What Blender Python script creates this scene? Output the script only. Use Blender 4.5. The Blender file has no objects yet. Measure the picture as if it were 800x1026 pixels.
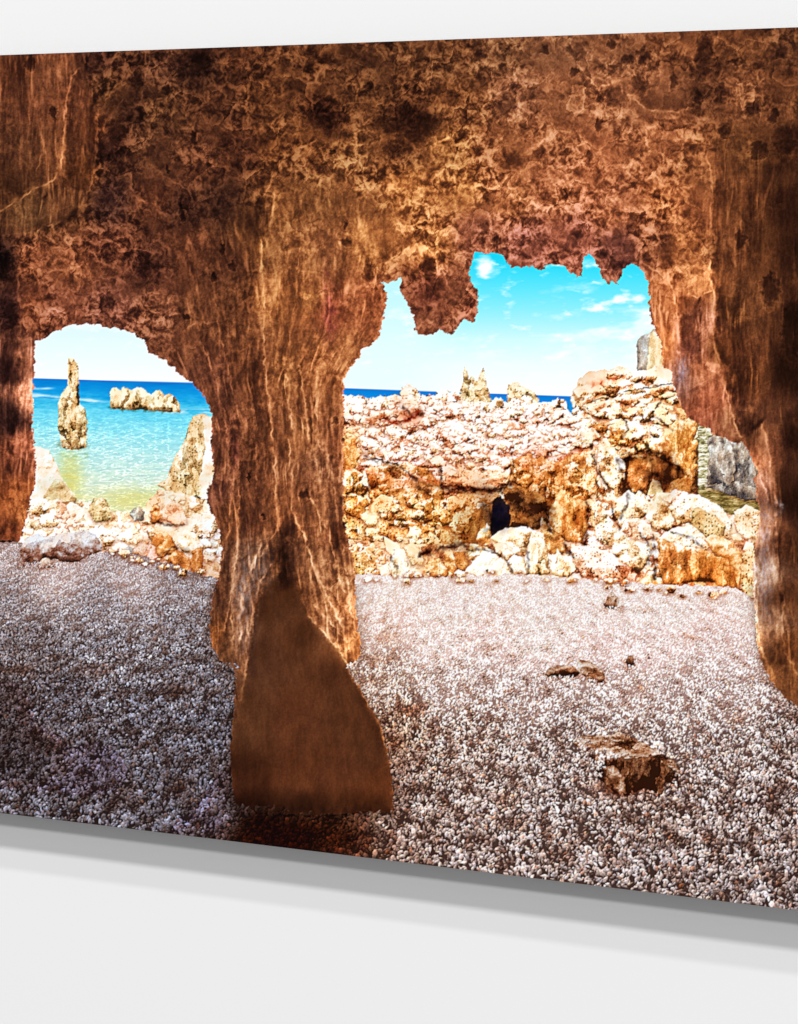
# A frameless print panel floating off a plain white wall.
# Its printed picture (a sea cave with two openings) is computed here with numpy noise,
# polygons and stamped stones, and is carried by the print face as colour attributes.
import math, sys
import numpy as np
try:
    import bpy
except ImportError:
    bpy = None
F = np.float32
rng = np.random.RandomState(7)

# ------------------------------------------------------------------ print grid
STEP = 0.8 if bpy else 1.0
XA, XB = -80.0, 880.0
def top_y(x): return 55.0 - 0.0350 * x
def bot_y(x): return 814.5 + 0.1225 * x
NC = int((XB - XA) / STEP) + 1
NR = int(826 / STEP) + 1
xs = np.linspace(XA, XB, NC).astype(F)
vs = np.linspace(0, 1, NR).astype(F)
X = np.repeat(xs[None, :], NR, 0)
Y = (top_y(X) + vs[:, None] * (bot_y(X) - top_y(X))).astype(F)
DX = float(xs[1] - xs[0]); DY = 824.0 / (NR - 1)
IMG = np.zeros((NR, NC, 3), F)
PART = np.zeros((NR, NC), np.int16)
PARTS = ['none']
def pid(name):
    PARTS.append(name); return len(PARTS) - 1
def rc(x, y):
    c = (x - XA) / DX
    r = (y - top_y(x)) / (bot_y(x) - top_y(x)) * (NR - 1)
    return r, c
def box(x0, y0, x1, y1):
    rs = [rc(a, b)[0] for a in (x0, x1) for b in (y0, y1)]
    r0 = max(0, int(min(rs)) - 1); r1 = min(NR, int(max(rs)) + 3)
    c0 = max(0, int((x0 - XA) / DX) - 1); c1 = min(NC, int((x1 - XA) / DX) + 3)
    return slice(r0, r1), slice(c0, c1)

# ------------------------------------------------------------------ noise
_perm = np.random.RandomState(3).permutation(4096).astype(np.int32)
_ang = np.random.RandomState(4).rand(4096).astype(F) * 2 * np.pi
_gx, _gy = np.cos(_ang), np.sin(_ang)
_rnd = np.random.RandomState(5).rand(4096, 4).astype(F)
def _h(ix, iy, seed):
    return _perm[(_perm[(ix + seed * 131) & 4095] + iy) & 4095]
def perlin(x, y, seed=0):
    fx = np.floor(x); fy = np.floor(y)
    ix = fx.astype(np.int32); iy = fy.astype(np.int32)
    x = x - fx; y = y - fy
    u = x * x * x * (x * (x * 6 - 15) + 10); v = y * y * y * (y * (y * 6 - 15) + 10)
    def g(a, b):
        k = _h(ix + a, iy + b, seed)
        return _gx[k] * (x - a) + _gy[k] * (y - b)
    n0 = g(0, 0); n0 += (g(1, 0) - n0) * u
    n1 = g(0, 1); n1 += (g(1, 1) - n1) * u
    return (n0 + (n1 - n0) * v) * 1.5
def fbm(x, y, o=4, seed=0, gain=.5):
    s = 0; a = 1.0; t = 0
    for i in range(o):
        s = s + a * perlin(x, y, seed + i * 17); t += a
        x = x * 2.03 + 11.3; y = y * 2.03 + 5.7; a *= gain
    return s / t * 1.6
def ridged(x, y, o=4, seed=0, gain=.55):
    s = 0; a = 1.0; t = 0
    for i in range(o):
        s = s + a * (1 - np.abs(perlin(x, y, seed + i * 13)) * 2.2); t += a
        x = x * 2.07 + 3.1; y = y * 2.07 + 9.7; a *= gain
    return s / t
def worley(x, y, seed=0, jit=.9):
    ix = np.floor(x).astype(np.int32); iy = np.floor(y).astype(np.int32)
    f1 = np.full(x.shape, 9., F); f2 = f1.copy(); idd = np.zeros(x.shape, np.int32)
    dx1 = np.zeros(x.shape, F); dy1 = dx1.copy()
    for a in (-1, 0, 1):
        for b in (-1, 0, 1):
            k = _h(ix + a, iy + b, seed)
            px = ix + a + .5 + (_rnd[k, 0] - .5) * jit; py = iy + b + .5 + (_rnd[k, 1] - .5) * jit
            dx = x - px; dy = y - py; d = dx * dx + dy * dy
            m = d < f1
            f2 = np.where(m, f1, np.minimum(f2, d)); f1 = np.where(m, d, f1)
            idd = np.where(m, k, idd); dx1 = np.where(m, dx, dx1); dy1 = np.where(m, dy, dy1)
    return np.sqrt(f1), np.sqrt(f2), idd, dx1, dy1
def blur(a, r):
    r = max(1, int(round(r / STEP)))
    for _ in range(2):
        for ax in (0, 1):
            n = a.shape[ax]
            p = [(0, 0), (0, 0)]; p[ax] = (r + 1, r)
            c = np.cumsum(np.pad(a, p, mode='edge').astype(np.float64), axis=ax)
            hi = np.take(c, np.arange(2 * r + 1, 2 * r + 1 + n), axis=ax)
            lo = np.take(c, np.arange(0, n), axis=ax)
            a = ((hi - lo) / (2 * r + 1)).astype(F)
    return a
def sst(a, b, x):
    t = np.clip((x - a) / (b - a), 0, 1); return t * t * (3 - 2 * t)
def grad(h): 
    gy, gx = np.gradient(h); return gx / DX, gy / DY
def seg_d2(px, py, a, b):
    vx, vy = b[0] - a[0], b[1] - a[1]; L = vx * vx + vy * vy + 1e-9
    t = np.clip(((px - a[0]) * vx + (py - a[1]) * vy) / L, 0, 1)
    return (px - a[0] - t * vx) ** 2 + (py - a[1] - t * vy) ** 2, t
def poly_sd(px, py, pts):
    """signed distance, positive inside"""
    d = np.full(px.shape, 1e9, F); ins = np.zeros(px.shape, bool); n = len(pts)
    for i in range(n):
        a = pts[i]; b = pts[(i + 1) % n]
        q, _ = seg_d2(px, py, a, b); d = np.minimum(d, q)
        if a[1] != b[1]:
            c = (a[1] > py) != (b[1] > py)
            xi = (b[0] - a[0]) * (py - a[1]) / (b[1] - a[1]) + a[0]
            ins ^= c & (px < xi)
    d = np.sqrt(d); return np.where(ins, d, -d)
def warp(x, y, amp, wl, seed):
    return x + amp * fbm(x / wl, y / wl, 3, seed), y + amp * fbm(x / wl + 40, y / wl + 7, 3, seed + 50)
def ramp(t, stops):
    p = [s[0] for s in stops]
    return np.stack([np.interp(t, p, [s[1][k] for s in stops]) for k in range(3)], -1).astype(F)
def col(*c): return np.array(c, F)
def comp(sl, al, c, part=None):
    al = np.clip(al, 0, 1)[..., None]
    IMG[sl] += (c - IMG[sl]) * al
    if part is not None:
        p = PART[sl]; p[al[..., 0] > .5] = part
def idw(px, py, S, pw=3.2):
    num = np.zeros(px.shape + (3,), F); den = np.zeros(px.shape, F)
    for (a, b, r, g, bl) in S:
        w = 1.0 / (((px - a) ** 2 + (py - b) ** 2 + 120) ** (pw / 2))
        den += w
        num[..., 0] += w * r; num[..., 1] += w * g; num[..., 2] += w * bl
    return num / den[..., None]
def small(fn, step=4):
    """evaluate a slow smooth field on a coarse grid and enlarge it"""
    rr = np.unique(np.append(np.arange(0, NR, step), NR - 1)); cc = np.unique(np.append(np.arange(0, NC, step), NC - 1))
    v = fn(X[np.ix_(rr, cc)], Y[np.ix_(rr, cc)])
    if v.ndim == 2: v = v[..., None]
    o = np.empty((NR, NC, v.shape[2]), F)
    ri = np.arange(NR); ci = np.arange(NC)
    a = np.clip(np.searchsorted(rr, ri, 'right') - 1, 0, len(rr) - 2); fa = ((ri - rr[a]) / (rr[a + 1] - rr[a])).astype(F)[:, None]
    b = np.clip(np.searchsorted(cc, ci, 'right') - 1, 0, len(cc) - 2); fb = ((ci - cc[b]) / (cc[b + 1] - cc[b])).astype(F)[None, :]
    for k in range(v.shape[2]):
        t = v[..., k]
        rowA = t[a][:, b] * (1 - fb) + t[a][:, b + 1] * fb
        rowB = t[a + 1][:, b] * (1 - fb) + t[a + 1][:, b + 1] * fb
        o[..., k] = rowA * (1 - fa) + rowB * fa
    return o if o.shape[2] > 1 else o[..., 0]
# ================================================================== SKY
P_SKY = pid('printed_sky'); P_SEA = pid('printed_sea')
PART[:] = P_SKY
def paint_sky():
    sl = box(20, 235, 700, 470); x, y = X[sl], Y[sl]
    t = np.clip((y - 250) / 145, 0, 1)
    c = ramp(t, [(0, (8, 205, 238)), (.2, (72, 222, 246)), (.42, (140, 235, 250)), (.62, (205, 246, 252)), (.8, (236, 251, 253)), (1, (250, 253, 253))])
    l = sst(470, 400, x)[..., None]; c = c + (col(226, 248, 253) - c) * l * .72
    left = sst(260, 200, x)[..., None]
    cl = ramp(np.clip((y - 320) / 65, 0, 1), [(0, (214, 242, 251)), (.5, (232, 249, 253)), (1, (250, 254, 254))])
    c = c * (1 - left) + cl * left
    n = fbm(x / 62, y / 20 + x / 300, 5, 201); n2 = fbm(x / 20, y / 9, 4, 205)
    band = np.exp(-((y - 345 + (x - 600) * .12) / 26) ** 2) * sst(500, 600, x)
    wisp = np.clip(n * 1.1 + n2 * .35 + band * .95 - .22, 0, 1) ** 1.3
    puff = np.exp(-(((x - 486) / 10) ** 2 + ((y - 268) / 13) ** 2)) * 1.7 + np.exp(-(((x - 500) / 6) ** 2 + ((y - 273) / 4) ** 2)) * .7
    puff = np.clip(puff + n2 * .55 - .45, 0, 1)
    streak = np.exp(-((y - (311 - (x - 590) * .42)) / 5.5) ** 2) * sst(578, 600, x) * sst(640, 622, x)
    streak = streak + np.exp(-(((x - 640) / 8) ** 2 + ((y - 298) / 5) ** 2))
    streak = np.clip(streak * 1.1 + n2 * .8 - .3, 0, 1)
    a = np.clip(wisp * .75 + puff + streak * .9, 0, 1)[..., None]
    c = c + (col(250, 254, 255) - c) * a
    IMG[sl] = c
paint_sky()

# ================================================================== SEA
def paint_sea():
    sl = box(20, 360, 780, 560); x, y = X[sl], Y[sl]
    hz = np.where(x < 280, 379.0 + .0275 * (x - 34), 388.9 + .036 * (x - 345))
    d = y - hz
    n = fbm(x / 26, y / 4.5, 5, 211); n3 = fbm(x / 7, y / 2.2, 3, 217)
    dd = d + n * 3
    c = ramp(dd, [(0, (0, 118, 205)), (6, (8, 138, 216)), (15, (22, 160, 226)), (24, (60, 190, 232)), (34, (104, 212, 238)), (52, (142, 224, 238)), (75, (180, 230, 230)), (100, (208, 232, 214)), (125, (222, 226, 186))])
    rip = n3 * 16 * sst(2, 30, d) + n * 13 * sst(3, 20, d)
    c = c + rip[..., None] * col(1.1, .75, .5)
    spark = np.clip(ridged(x / 13, y / 3.6, 4, 223) - .5, 0, 1) * 150 * sst(22, 60, d)
    c = c + spark[..., None]
    yel = np.exp(-(((x - 70) / 13) ** 2 + ((y - 478) / 24) ** 2)) + .75 * np.exp(-(((x - 135) / 38) ** 2 + ((y - 500) / 11) ** 2))
    yel = np.clip(yel + n * .3 * yel, 0, 1)[..., None]
    c = c + (col(214, 202, 96) - c) * yel * .75
    foam = np.exp(-((y - (396 + (x - 34) * .10)) / 2.2) ** 2) * sst(130, 80, x) + 1.1 * np.exp(-((y - 412) / 2.5) ** 2) * sst(150, 185, x)
    foam = foam + np.exp(-((y - 389) / 1.3) ** 2) * sst(60, 45, x) * .6
    foam = np.clip(foam * (1 + n * 1.3) - .1, 0, 1)[..., None]
    c = c + (col(206, 236, 248) - c) * foam * .9
    right = (x > 330)[..., None]
    cr = ramp(d, [(0, (6, 120, 208)), (5, (8, 132, 218)), (18, (24, 160, 232))])
    c = np.where(right, cr, c)
    # shallow water and wet stones seen past the big right-hand boulder
    pool = sst(680, 690, x)[..., None]
    pn = fbm(x / 12, y / 3.2, 4, 229); pn2 = ridged(x / 6, y / 2.5, 3, 231)
    pc = ramp(pn * .5 + .5 + (pn2 - .6) * .5, [(0, (112, 104, 66)), (.3, (170, 160, 112)), (.5, (214, 206, 168)), (.75, (250, 247, 232))])
    lo = sst(486, 494, y)[..., None]
    pc2 = ramp(pn * .6 + .5 + (pn2 - .6) * .4, [(0, (84, 68, 30)), (.4, (138, 114, 58)), (.8, (192, 166, 104)), (1, (228, 208, 156))])
    pc = pc * (1 - lo) + pc2 * lo
    c = c * (1 - pool) + pc * pool
    comp(sl, np.clip(d * 1.2 + .5, 0, 1), c, P_SEA)
paint_sea()

# ================================================================== ROCK PAINTERS
PALE = [(0, (58, 34, 20)), (.18, (140, 84, 42)), (.36, (206, 146, 88)), (.55, (240, 206, 160)), (.75, (252, 238, 216)), (1, (255, 252, 246))]
ORNG = [(0, (62, 28, 12)), (.2, (138, 74, 32)), (.42, (190, 112, 48)), (.62, (226, 152, 80)), (.82, (248, 210, 158)), (1, (255, 246, 228))]
GREY = [(0, (44, 40, 46)), (.3, (110, 96, 88)), (.6, (176, 156, 138)), (.85, (210, 200, 186)), (1, (240, 234, 224))]
REDW = [(0, (62, 28, 16)), (.2, (152, 80, 46)), (.4, (214, 138, 92)), (.6, (243, 202, 166)), (.8, (253, 236, 220)), (1, (255, 252, 248))]
BEIGE = [(0, (64, 42, 18)), (.25, (152, 110, 60)), (.5, (212, 172, 114)), (.75, (240, 212, 160)), (1, (253, 241, 212))]
def rock(pts, pal, seed, rad=9, base=.5, kl=.42, top=None, fac=7, fk=.5, tex=.16, spec=.0, amp=1.6, wl=7,
         light=(-.15, -.75, .5), part=None, flow=None, edge=.14, band=None, shadow=.5, grain=.12):
    a = np.array(pts, float); pad = 8
    sl = box(a[:, 0].min() - pad, a[:, 1].min() - pad, a[:, 0].max() + pad, a[:, 1].max() + pad)
    x, y = X[sl], Y[sl]
    wx, wy = warp(x, y, amp * .85, wl, seed)
    sd = poly_sd(wx, wy, pts)
    if shadow:      # contact shade below / right of the stone
        IMG[sl] *= 1 - (1.2 * shadow * np.exp(-(np.clip(-sd, 0, 99) / 2.4) ** 2) * sst(a[:, 1].mean() - 3, a[:, 1].max(), y) * (sd < .5))[..., None] * (1 - col(.72, .46, .32))
    al = np.clip(sd / STEP * .8 + .5, 0, 1)
    q = np.clip(sd / rad, 0, 1); dome = rad * np.sqrt(1 - (1 - q) ** 2 + 1e-3)
    if flow is None: u, v = wx, wy
    else: u, v = wx / flow[0], wy / flow[1]
    n1 = fbm(u / 11, v / 11, 5, seed + 3); n0 = fbm(u / 27, v / 27, 3, seed + 13)
    rg = ridged(u / 15, v / 15, 4, seed + 15)
    h = dome * .8 + n1 * 2.2 + n0 * 5 + rg * 2.2 + fbm(u / 3.0, v / 3.0, 3, seed + 5) * .8
    gx, gy = grad(blur(h, .7))
    fk = fk * 1.35
    ku, kv = u + 2.5 * fbm(x / 8, y / 8, 2, seed + 61), v + 2.5 * fbm(x / 8, y / 8, 2, seed + 67)
    f1, f2, idd, dx, dy = worley(ku / fac / 1.5, kv / fac / 1.5, seed + 7)
    fx = (_rnd[idd, 2] - .5) * 2 * fk; fy = (_rnd[idd, 3] - .5) * 2 * fk
    f1b, f2b, idb, _, _ = worley(ku / fac * 1.7, kv / fac * 1.7, seed + 9)
    fx = fx + (_rnd[idb, 2] - .5) * fk * .7; fy = fy + (_rnd[idb, 3] - .5) * fk * .7
    nx, ny = -gx + fx, -gy + fy; nn = 1 / np.sqrt(nx * nx + ny * ny + 1)
    lam = (nx * light[0] + ny * light[1] + light[2]) * nn
    t = base + kl * (lam - .35) + tex * n1 + .14 * n0 + .16 * (rg - .55)
    c4 = h - blur(h, 3); t = t + .05 * np.clip(c4, -4, 3)
    crack = np.clip(1 - (f2 - f1) * 8, 0, 1) * (n0 > -.1)
    t = t - crack * edge * (1 + n1) - np.clip(1 - (f2b - f1b) * 5, 0, 1) * edge * .5
    t = t - .22 * np.exp(-np.clip(sd, 0, 99) / 1.2) * (ny > 0)
    t = t + grain * fbm(x / 1.7, y / 1.7, 2, seed + 31)
    if top is not None:      # (y0, y1, amount): paler above, darker below, along the local outline
        t = t + top[2] * (1 - sst(top[0], top[1], y + n1 * 6)) - top[2] * .35 * sst(top[0], top[1], y + n1 * 6)
    if band is not None:
        for (bx, by, rx, ry, k) in band:
            t = t + k * np.exp(-(((wx - bx) / rx) ** 2 + ((wy - by) / ry) ** 2) ** 1.5)
    if spec:
        s1, s2, si, _, _ = worley(x / 3.1, y / 3.1, seed + 21)
        t = t - spec * 1.3 * sst(.42, .16, s1 + .12 * n1) * (_rnd[si, 0] < .4 + .5 * n1)
    c = ramp(t, pal)
    hue = fbm(u / 14, v / 14, 3, seed + 40)[..., None]
    c = c * (1 + hue * col(.02, -.07, -.16))
    comp(sl, al, c, part)

def stones(pts, n, smin, smax, pal, seed, base=.6, kl=.45, part=None, asp=1.0, warpamp=2, ordery=True, tj=.15, size_y=None):
    """stamp n small angular stones inside a polygon, back to front"""
    r = np.random.RandomState(seed); a = np.array(pts, float)
    x0, y0 = a.min(0); x1, y1 = a.max(0)
    px = r.uniform(x0, x1, n * 3); py = r.uniform(y0, y1, n * 3)
    ok = poly_sd(px.astype(F), py.astype(F), pts) > 0
    px, py = px[ok][:n], py[ok][:n]
    o = np.argsort(py) if ordery else np.arange(len(px)); px, py = px[o], py[o]
    pp = np.array([s[0] for s in pal]); pc = [np.array([s[1][k] for s in pal]) for k in range(3)]
    for i in range(len(px)):
        s = smin + (smax - smin) * r.rand() ** 2.2
        if size_y: s *= size_y(py[i])
        k = r.randint(4, 8); an = np.sort(r.rand(k) * 6.283 + .0)
        an = (np.arange(k) + r.rand(k) * .8) * 6.283 / k + r.rand() * 6
        di = s * (.55 + .45 * r.rand(k)); ex = asp * (0.8 + r.rand() * .5)
        sl = box(px[i] - s * ex * 1.3, py[i] - s * 1.3, px[i] + s * ex * 1.3, py[i] + s * 1.3)
        x = (X[sl] - px[i]) / ex; y = Y[sl] - py[i]
        if x.size == 0: continue
        D = di[:, None, None] - (np.cos(an)[:, None, None] * x + np.sin(an)[:, None, None] * y)
        j = D.argmin(0); dm = D.min(0)
        lit = (-np.sin(an) * .75 - np.cos(an) * .3)[j]
        flat = np.clip(dm / (s * .45), 0, 1)
        t = base + kl * (lit * (1 - flat * .8) * .8 + .12) + tj * (r.rand() - .5) * 2 + (r.rand() - .5) * .1 * flat
        t = t + .07 * perlin(X[sl] / 1.8, Y[sl] / 1.8, seed + 5) - .2 * np.exp(-np.clip(dm, 0, 9) / .7) * (lit < 0)
        # shade under the stone
        sh = np.clip(1 + dm / 1.6, 0, 1) * (y > 0) * .45
        IMG[sl] *= 1 - (sh * (dm < 0))[..., None] * (1 - col(.80, .50, .34)) * 1.25
        c = np.stack([np.interp(t, pp, pc[q]) for q in range(3)], -1)
        comp(sl, dm / STEP * .8 + .5, c, part)

def lumps(pts, n, smin, smax, pal, seed, asp=1.25, base=.62, kl=.6, part=None, spec=.2, fac=5, fk=.7, tj=.08, up=1.0):
    r = np.random.RandomState(seed); a = np.array(pts, float); x0, y0 = a.min(0); x1, y1 = a.max(0)
    px = r.uniform(x0, x1, n * 4); py = r.uniform(y0, y1, n * 4)
    ok = poly_sd(px.astype(F), py.astype(F), pts) > 0; px, py = px[ok][:n], py[ok][:n]
    for i in np.argsort(py):
        s = smin + (smax - smin) * r.rand() ** 1.7; k = r.randint(6, 9)
        an = (np.arange(k) + r.rand(k) * .7) * 6.283 / k; di = s * (.7 + .5 * r.rand(k))
        P = [(float(px[i] + asp * di[j] * math.cos(an[j])), float(py[i] + up * di[j] * math.sin(an[j]) * .85)) for j in range(k)]
        rock(P, pal, seed * 7 + int(i), rad=s * .75, base=base + tj * r.randn(), kl=kl, fac=fac, fk=fk, spec=spec, amp=s * .16, wl=s * .6, part=part, shadow=.55, grain=.16, tex=.12)

# ================================================================== LEFT OPENING
P_SHORE = pid('printed_rocky_shore')
P_STACK = pid('printed_sea_stack'); P_ISLET = pid('printed_islet')
rock([(110,394),(112,389),(117,388),(121,391),(124,387.5),(129,389),(132,391),(137,388),(141,388),(145,390),(148.5,393.5),(152,395),(156,391),(159.5,390.5),(163,394),(165,396.5),(169,394.5),(172,395),(176,399),(180,404.5),(181,413),(170,413),(150,411),(130,410.5),(111,409.5)],
     BEIGE, 11, rad=6, base=.78, kl=.8, fac=4, fk=.75, amp=1.1, wl=4, part=P_ISLET, light=(-.3,-.6,.5), flow=(.8,1.5), shadow=0,
     band=[(116,407,5,3.2,-.55),(134,406,8,3,-.5),(140,409,6,2,-.4),(160,409,12,1.6,-.3)])
rock([(68.5,359),(70,358),(73,359),(75.5,362),(78,364.6),(79,380),(79.7,399),(80,404.5),(86,410),(87.5,424),(87,440),(86.6,448),(80,450.5),(70,450.5),(62,449),(60.5,440),(58,425),(59,414),(58,404.5),(61,395),(67.4,387),(68,375)],
     BEIGE, 12, rad=9, base=.80, kl=.8, fac=4, fk=.8, amp=1.0, wl=4, part=P_STACK, light=(-.3,-.6,.5), flow=(.8,1.4), shadow=0, spec=.12,
     band=[(70.5,374,2.0,14,-.62),(78.5,395,1.7,13,-.62),(70,430,14,5,-.22),(76,437,11,3.5,-.3),(64,435,4,7,-.25)])
# pale shore rocks, far to near
rock([(30,447),(40,448),(49,451),(54,459),(58,467),(62,480),(74,495),(78,510),(60,530),(24,545),(20,520)], PALE, 13, rad=14, base=.93, kl=.30, fac=8, fk=.5, tex=.1, part=P_SHORE, shadow=0, spec=.1, edge=.08)
rock([(44,497),(50,487),(56,480),(63,482),(70,490),(77,500),(74,510),(60,514),(46,513)], BEIGE, 14, rad=8, base=.66, kl=.35, fac=6, fk=.5, part=P_SHORE)
rock([(192.5,418),(203.5,414),(211,418),(216,440),(216,560),(190,520),(176,498),(158,486),(168,478),(176,456),(183,444)], BEIGE, 15, rad=12, base=.66, kl=.7, fac=6, fk=.8, flow=(.8,1.5), part=P_SHORE, spec=.28, shadow=0)
rock([(203,419),(211,418),(220,440),(222,540),(205,520),(200,480),(206,450)], PALE, 16, rad=8, base=.92, kl=.25, fac=7, fk=.3, part=P_SHORE, shadow=0)
rock([(18,508),(60,500),(100,512),(140,512),(160,490),(185,495),(222,505),(228,582),(18,566)], PALE, 151, rad=4, base=.66, kl=.4, fac=6, fk=.6, part=P_SHORE, shadow=0)
stones([(24,512),(60,500),(88,500),(110,520),(140,515),(160,490),(185,500),(215,515),(222,560),(30,562)], 120, 2, 6, PALE, 301, base=.76, kl=.5, part=P_SHORE)
lumps([(24,512),(60,500),(88,505),(110,520),(140,520),(160,500),(185,505),(215,520),(222,556),(30,556)], 44, 5, 17, PALE, 71, part=P_SHORE, base=.80, kl=.7, spec=.15)
stones([(58,500),(80,520),(90,545),(55,545)], 50, 2, 6, REDW, 302, base=.6, part=P_SHORE)
rock([(88,512),(94,500),(102,498),(110,506),(112,520),(96,524)], BEIGE, 17, rad=6, base=.64, kl=.4, part=P_SHORE, spec=.2)
rock([(130,516),(134,509),(141,508),(145,514),(143,521),(134,522)], GREY, 18, rad=5, base=.62, part=P_SHORE)
rock([(150,512),(154,505),(161,506),(163,514),(160,524),(152,522)], ORNG, 19, rad=5, base=.6, kl=.6, part=P_SHORE)
rock([(158,506),(170,500),(184,508),(187,524),(176,528),(163,520)], REDW, 20, rad=7, base=.7, kl=.45, part=P_SHORE)
rock([(151,540),(157,533),(166,531),(172,538),(178,548),(172,556),(160,558),(153,552)], ORNG, 21, rad=7, base=.68, kl=.55, part=P_SHORE)
rock([(176,535),(186,530),(198,536),(204,548),(198,556),(182,552)], PALE, 22, rad=7, base=.7, kl=.5, part=P_SHORE)
rock([(143,555),(150,545),(156,548),(161,566),(156,569),(147,564)], REDW, 23, rad=5, base=.5, kl=.5, part=P_SHORE)
rock([(124,552),(128,546),(134,551),(132,556)], GREY, 24, rad=4, base=.6, part=P_SHORE)
rock([(192,552),(199,548),(204,552),(203,578),(191,576)], ORNG, 25, rad=6, base=.42, kl=.4, flow=(.7,2), part=P_SHORE)
rock([(165,566),(170,558),(176,550),(183,553),(190,558),(191,576),(178,575)], ORNG, 26, rad=6, base=.46, kl=.45, part=P_SHORE)
P_FLATROCK = pid('printed_flat_boulder')

# ================================================================== RIGHT OPENING
P_FARCLIFF = pid('printed_far_cliff')
rock([(639,371),(638,345),(642,337),(650,334),(655,330),(668,330),(670,372)], GREY, 31, rad=10, base=.78, kl=.28, fac=12, fk=.3, flow=(.8,2), part=P_FARCLIFF, shadow=0)
rock([(648,371),(651,338),(656,332),(668,332),(670,371)], BEIGE, 131, rad=6, base=.86, kl=.2, fac=10, fk=.25, flow=(.8,2), part=P_FARCLIFF, shadow=0)
P_GREYROCK = pid('printed_wet_rock')
rock([(708,488),(710,470),(710,440),(716,434),(762,440),(764,502),(748,501),(735,497),(722,492)], GREY, 32, rad=12, base=.66, kl=.55, fac=9, fk=.9, flow=(.8,1.5), part=P_GREYROCK, shadow=.4,
     band=[(712,478,6,12,-.3),(730,486,10,7,-.25),(745,494,14,6,-.4),(729,462,4,8,-.2)], light=(-.5,-.5,.5))
P_BIGROCK = pid('printed_large_boulder'); P_LEDGE = pid('printed_rock_ledge')
# hollow under the right boulder first
rock([(618,455),(700,440),(700,505),(615,500)], ORNG, 33, rad=5, base=.05, kl=.1, fac=9, fk=.2, part=P_BIGROCK, shadow=0)
rock([(571,398),(576,390),(579,386),(581,378),(590,373),(602.5,370.5),(621.8,371),(638,372),(660,368),(684,372),(700,400),(700,430),(697,448),(696,478),(692,478),(686,473),(683,466),(674,470),(666,462),(652,452),(646,456),(640,452),(636,457),(629,460),(621,463),(608,446),(596,440),(589,428),(583,418),(575,410)],
     PALE, 34, rad=16, base=.60, kl=.52, fac=9, fk=.75, tex=.22, part=P_BIGROCK, shadow=.2, spec=.15, top=(395,440,.22), edge=.2,
     band=[(600,386,34,2.6,-.26),(640,378,26,2,-.2),(610,402,42,2.6,-.34),(600,395,16,2.4,-.2),(652,400,22,2.2,-.28),(640,412,12,2.5,-.28),(620,428,10,6,-.22),(604,432,10,8,-.3),(676,430,10,3,-.25),(640,446,24,6,-.22),(688,450,6,20,-.05)])
lumps([(584,384),(600,378),(660,374),(684,380),(692,430),(660,440),(625,440),(600,425),(584,408)], 60, 4, 13, PALE, 69, part=P_BIGROCK, base=.62, kl=.85, spec=.2, asp=1.5)
lumps([(596,425),(640,440),(660,445),(622,458),(606,444)], 14, 4, 9, ORNG, 70, part=P_BIGROCK, base=.50, kl=.7, spec=.2)
rock([(680,420),(697,424),(699,446),(696,488),(690,480),(684,474),(668,460),(655,452),(650,446)], ORNG, 35, rad=9, amp=4, wl=10, base=.66, kl=.5, fac=6, fk=.5, flow=(.6,2.4), part=P_BIGROCK, shadow=0)
rock([(640,452),(684,468),(688,482),(664,478),(640,470)], ORNG, 36, rad=9, base=.26, kl=.2, fac=6, fk=.3, flow=(.6,2.4), part=P_BIGROCK, shadow=0, grain=.06)
rock([(630,462),(634,456),(646,455),(652,460),(653,476),(647,490),(634,494),(629,482)], ORNG, 37, rad=6, base=.46, kl=.4, fk=.3, part=pid('printed_boulder'))
rock([(650,492),(654,480),(660,482),(668,500),(667,512),(656,512),(649,502)], BEIGE, 38, rad=6, base=.55, kl=.45, part=pid('printed_boulder'))
rock([(663,498),(672,484),(688,476),(694,482),(693,498),(680,508),(666,508)], ORNG, 39, rad=7, base=.45, kl=.4, part=pid('printed_boulder'))
for nm, pts, sd_, pl, bs in (
    ('a', [(459,402),(462,390),(464,382),(464.5,374),(466,366),(468,371),(470,380),(473,376),(476,381),(479,382),(481,376),(484.5,369),(486,374),(487,383),(490,392),(493,400),(490,411),(462,411)], 41, BEIGE, .70),
    ('b', [(508,408),(508.5,390),(509.5,386),(514,384),(517,382),(522,386),(528,389),(536,394),(540,400),(541,412),(512,412)], 42, BEIGE, .72)):
    rock(pts, pl, sd_, rad=6, base=bs, kl=.75, fac=4, fk=.7, amp=1.3, wl=3.5, spec=.3, part=pid('printed_rock_pinnacle'), shadow=0)
# the ledge: sunlit top
LEDGE = [(335,397),(352,396),(372,399),(385,397),(401,396),(406,388),(410,386),(416,389),(420,396),(432,398),(440,393),(448,391),(456,394),(461,398),(470,402),(489,404),(498,399),(508,403),(518,399),(530,402),(541,405),(548,402),(556,402),(566,405),(571,413),(583,420),(590,434),(592,442),(602,441),(608,440),(612,448),(620,470),(622,500),(600,520),(560,560),(335,575)]
rock(LEDGE, REDW, 43, rad=14, base=.70, kl=.5, fac=5, fk=.9, tex=.2, part=P_LEDGE, shadow=0, spec=.45, grain=.2, top=(430,500,.24), edge=.18, amp=2.5,
     band=[(385,470,40,8,-.1),(350,500,12,40,-.1)])
for i_, (x_, y_, s_, t_) in enumerate([(408,392,7,9),(382,400,7,5),(431,399,8,5),(443,394,6,6),(455,396,7,6),(498,402,7,5),(527,400,6,6),(560,403,8,5),(360,400,8,5),(416,396,5,8)]):
    rock([(x_-s_,y_+6),(x_-s_*.8,y_-t_*.3),(x_-s_*.3,y_-t_*.6),(x_-s_*.1,y_-t_*1.0),(x_+s_*.25,y_-t_*.5),(x_+s_*.5,y_-t_*.8),(x_+s_,y_),(x_+s_,y_+7)], (REDW, PALE)[i_ % 2], 900+i_, rad=5, base=.70, kl=.8, fac=4, fk=.8, spec=.2, amp=1.4, wl=4, part=P_LEDGE, shadow=.3)
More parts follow.
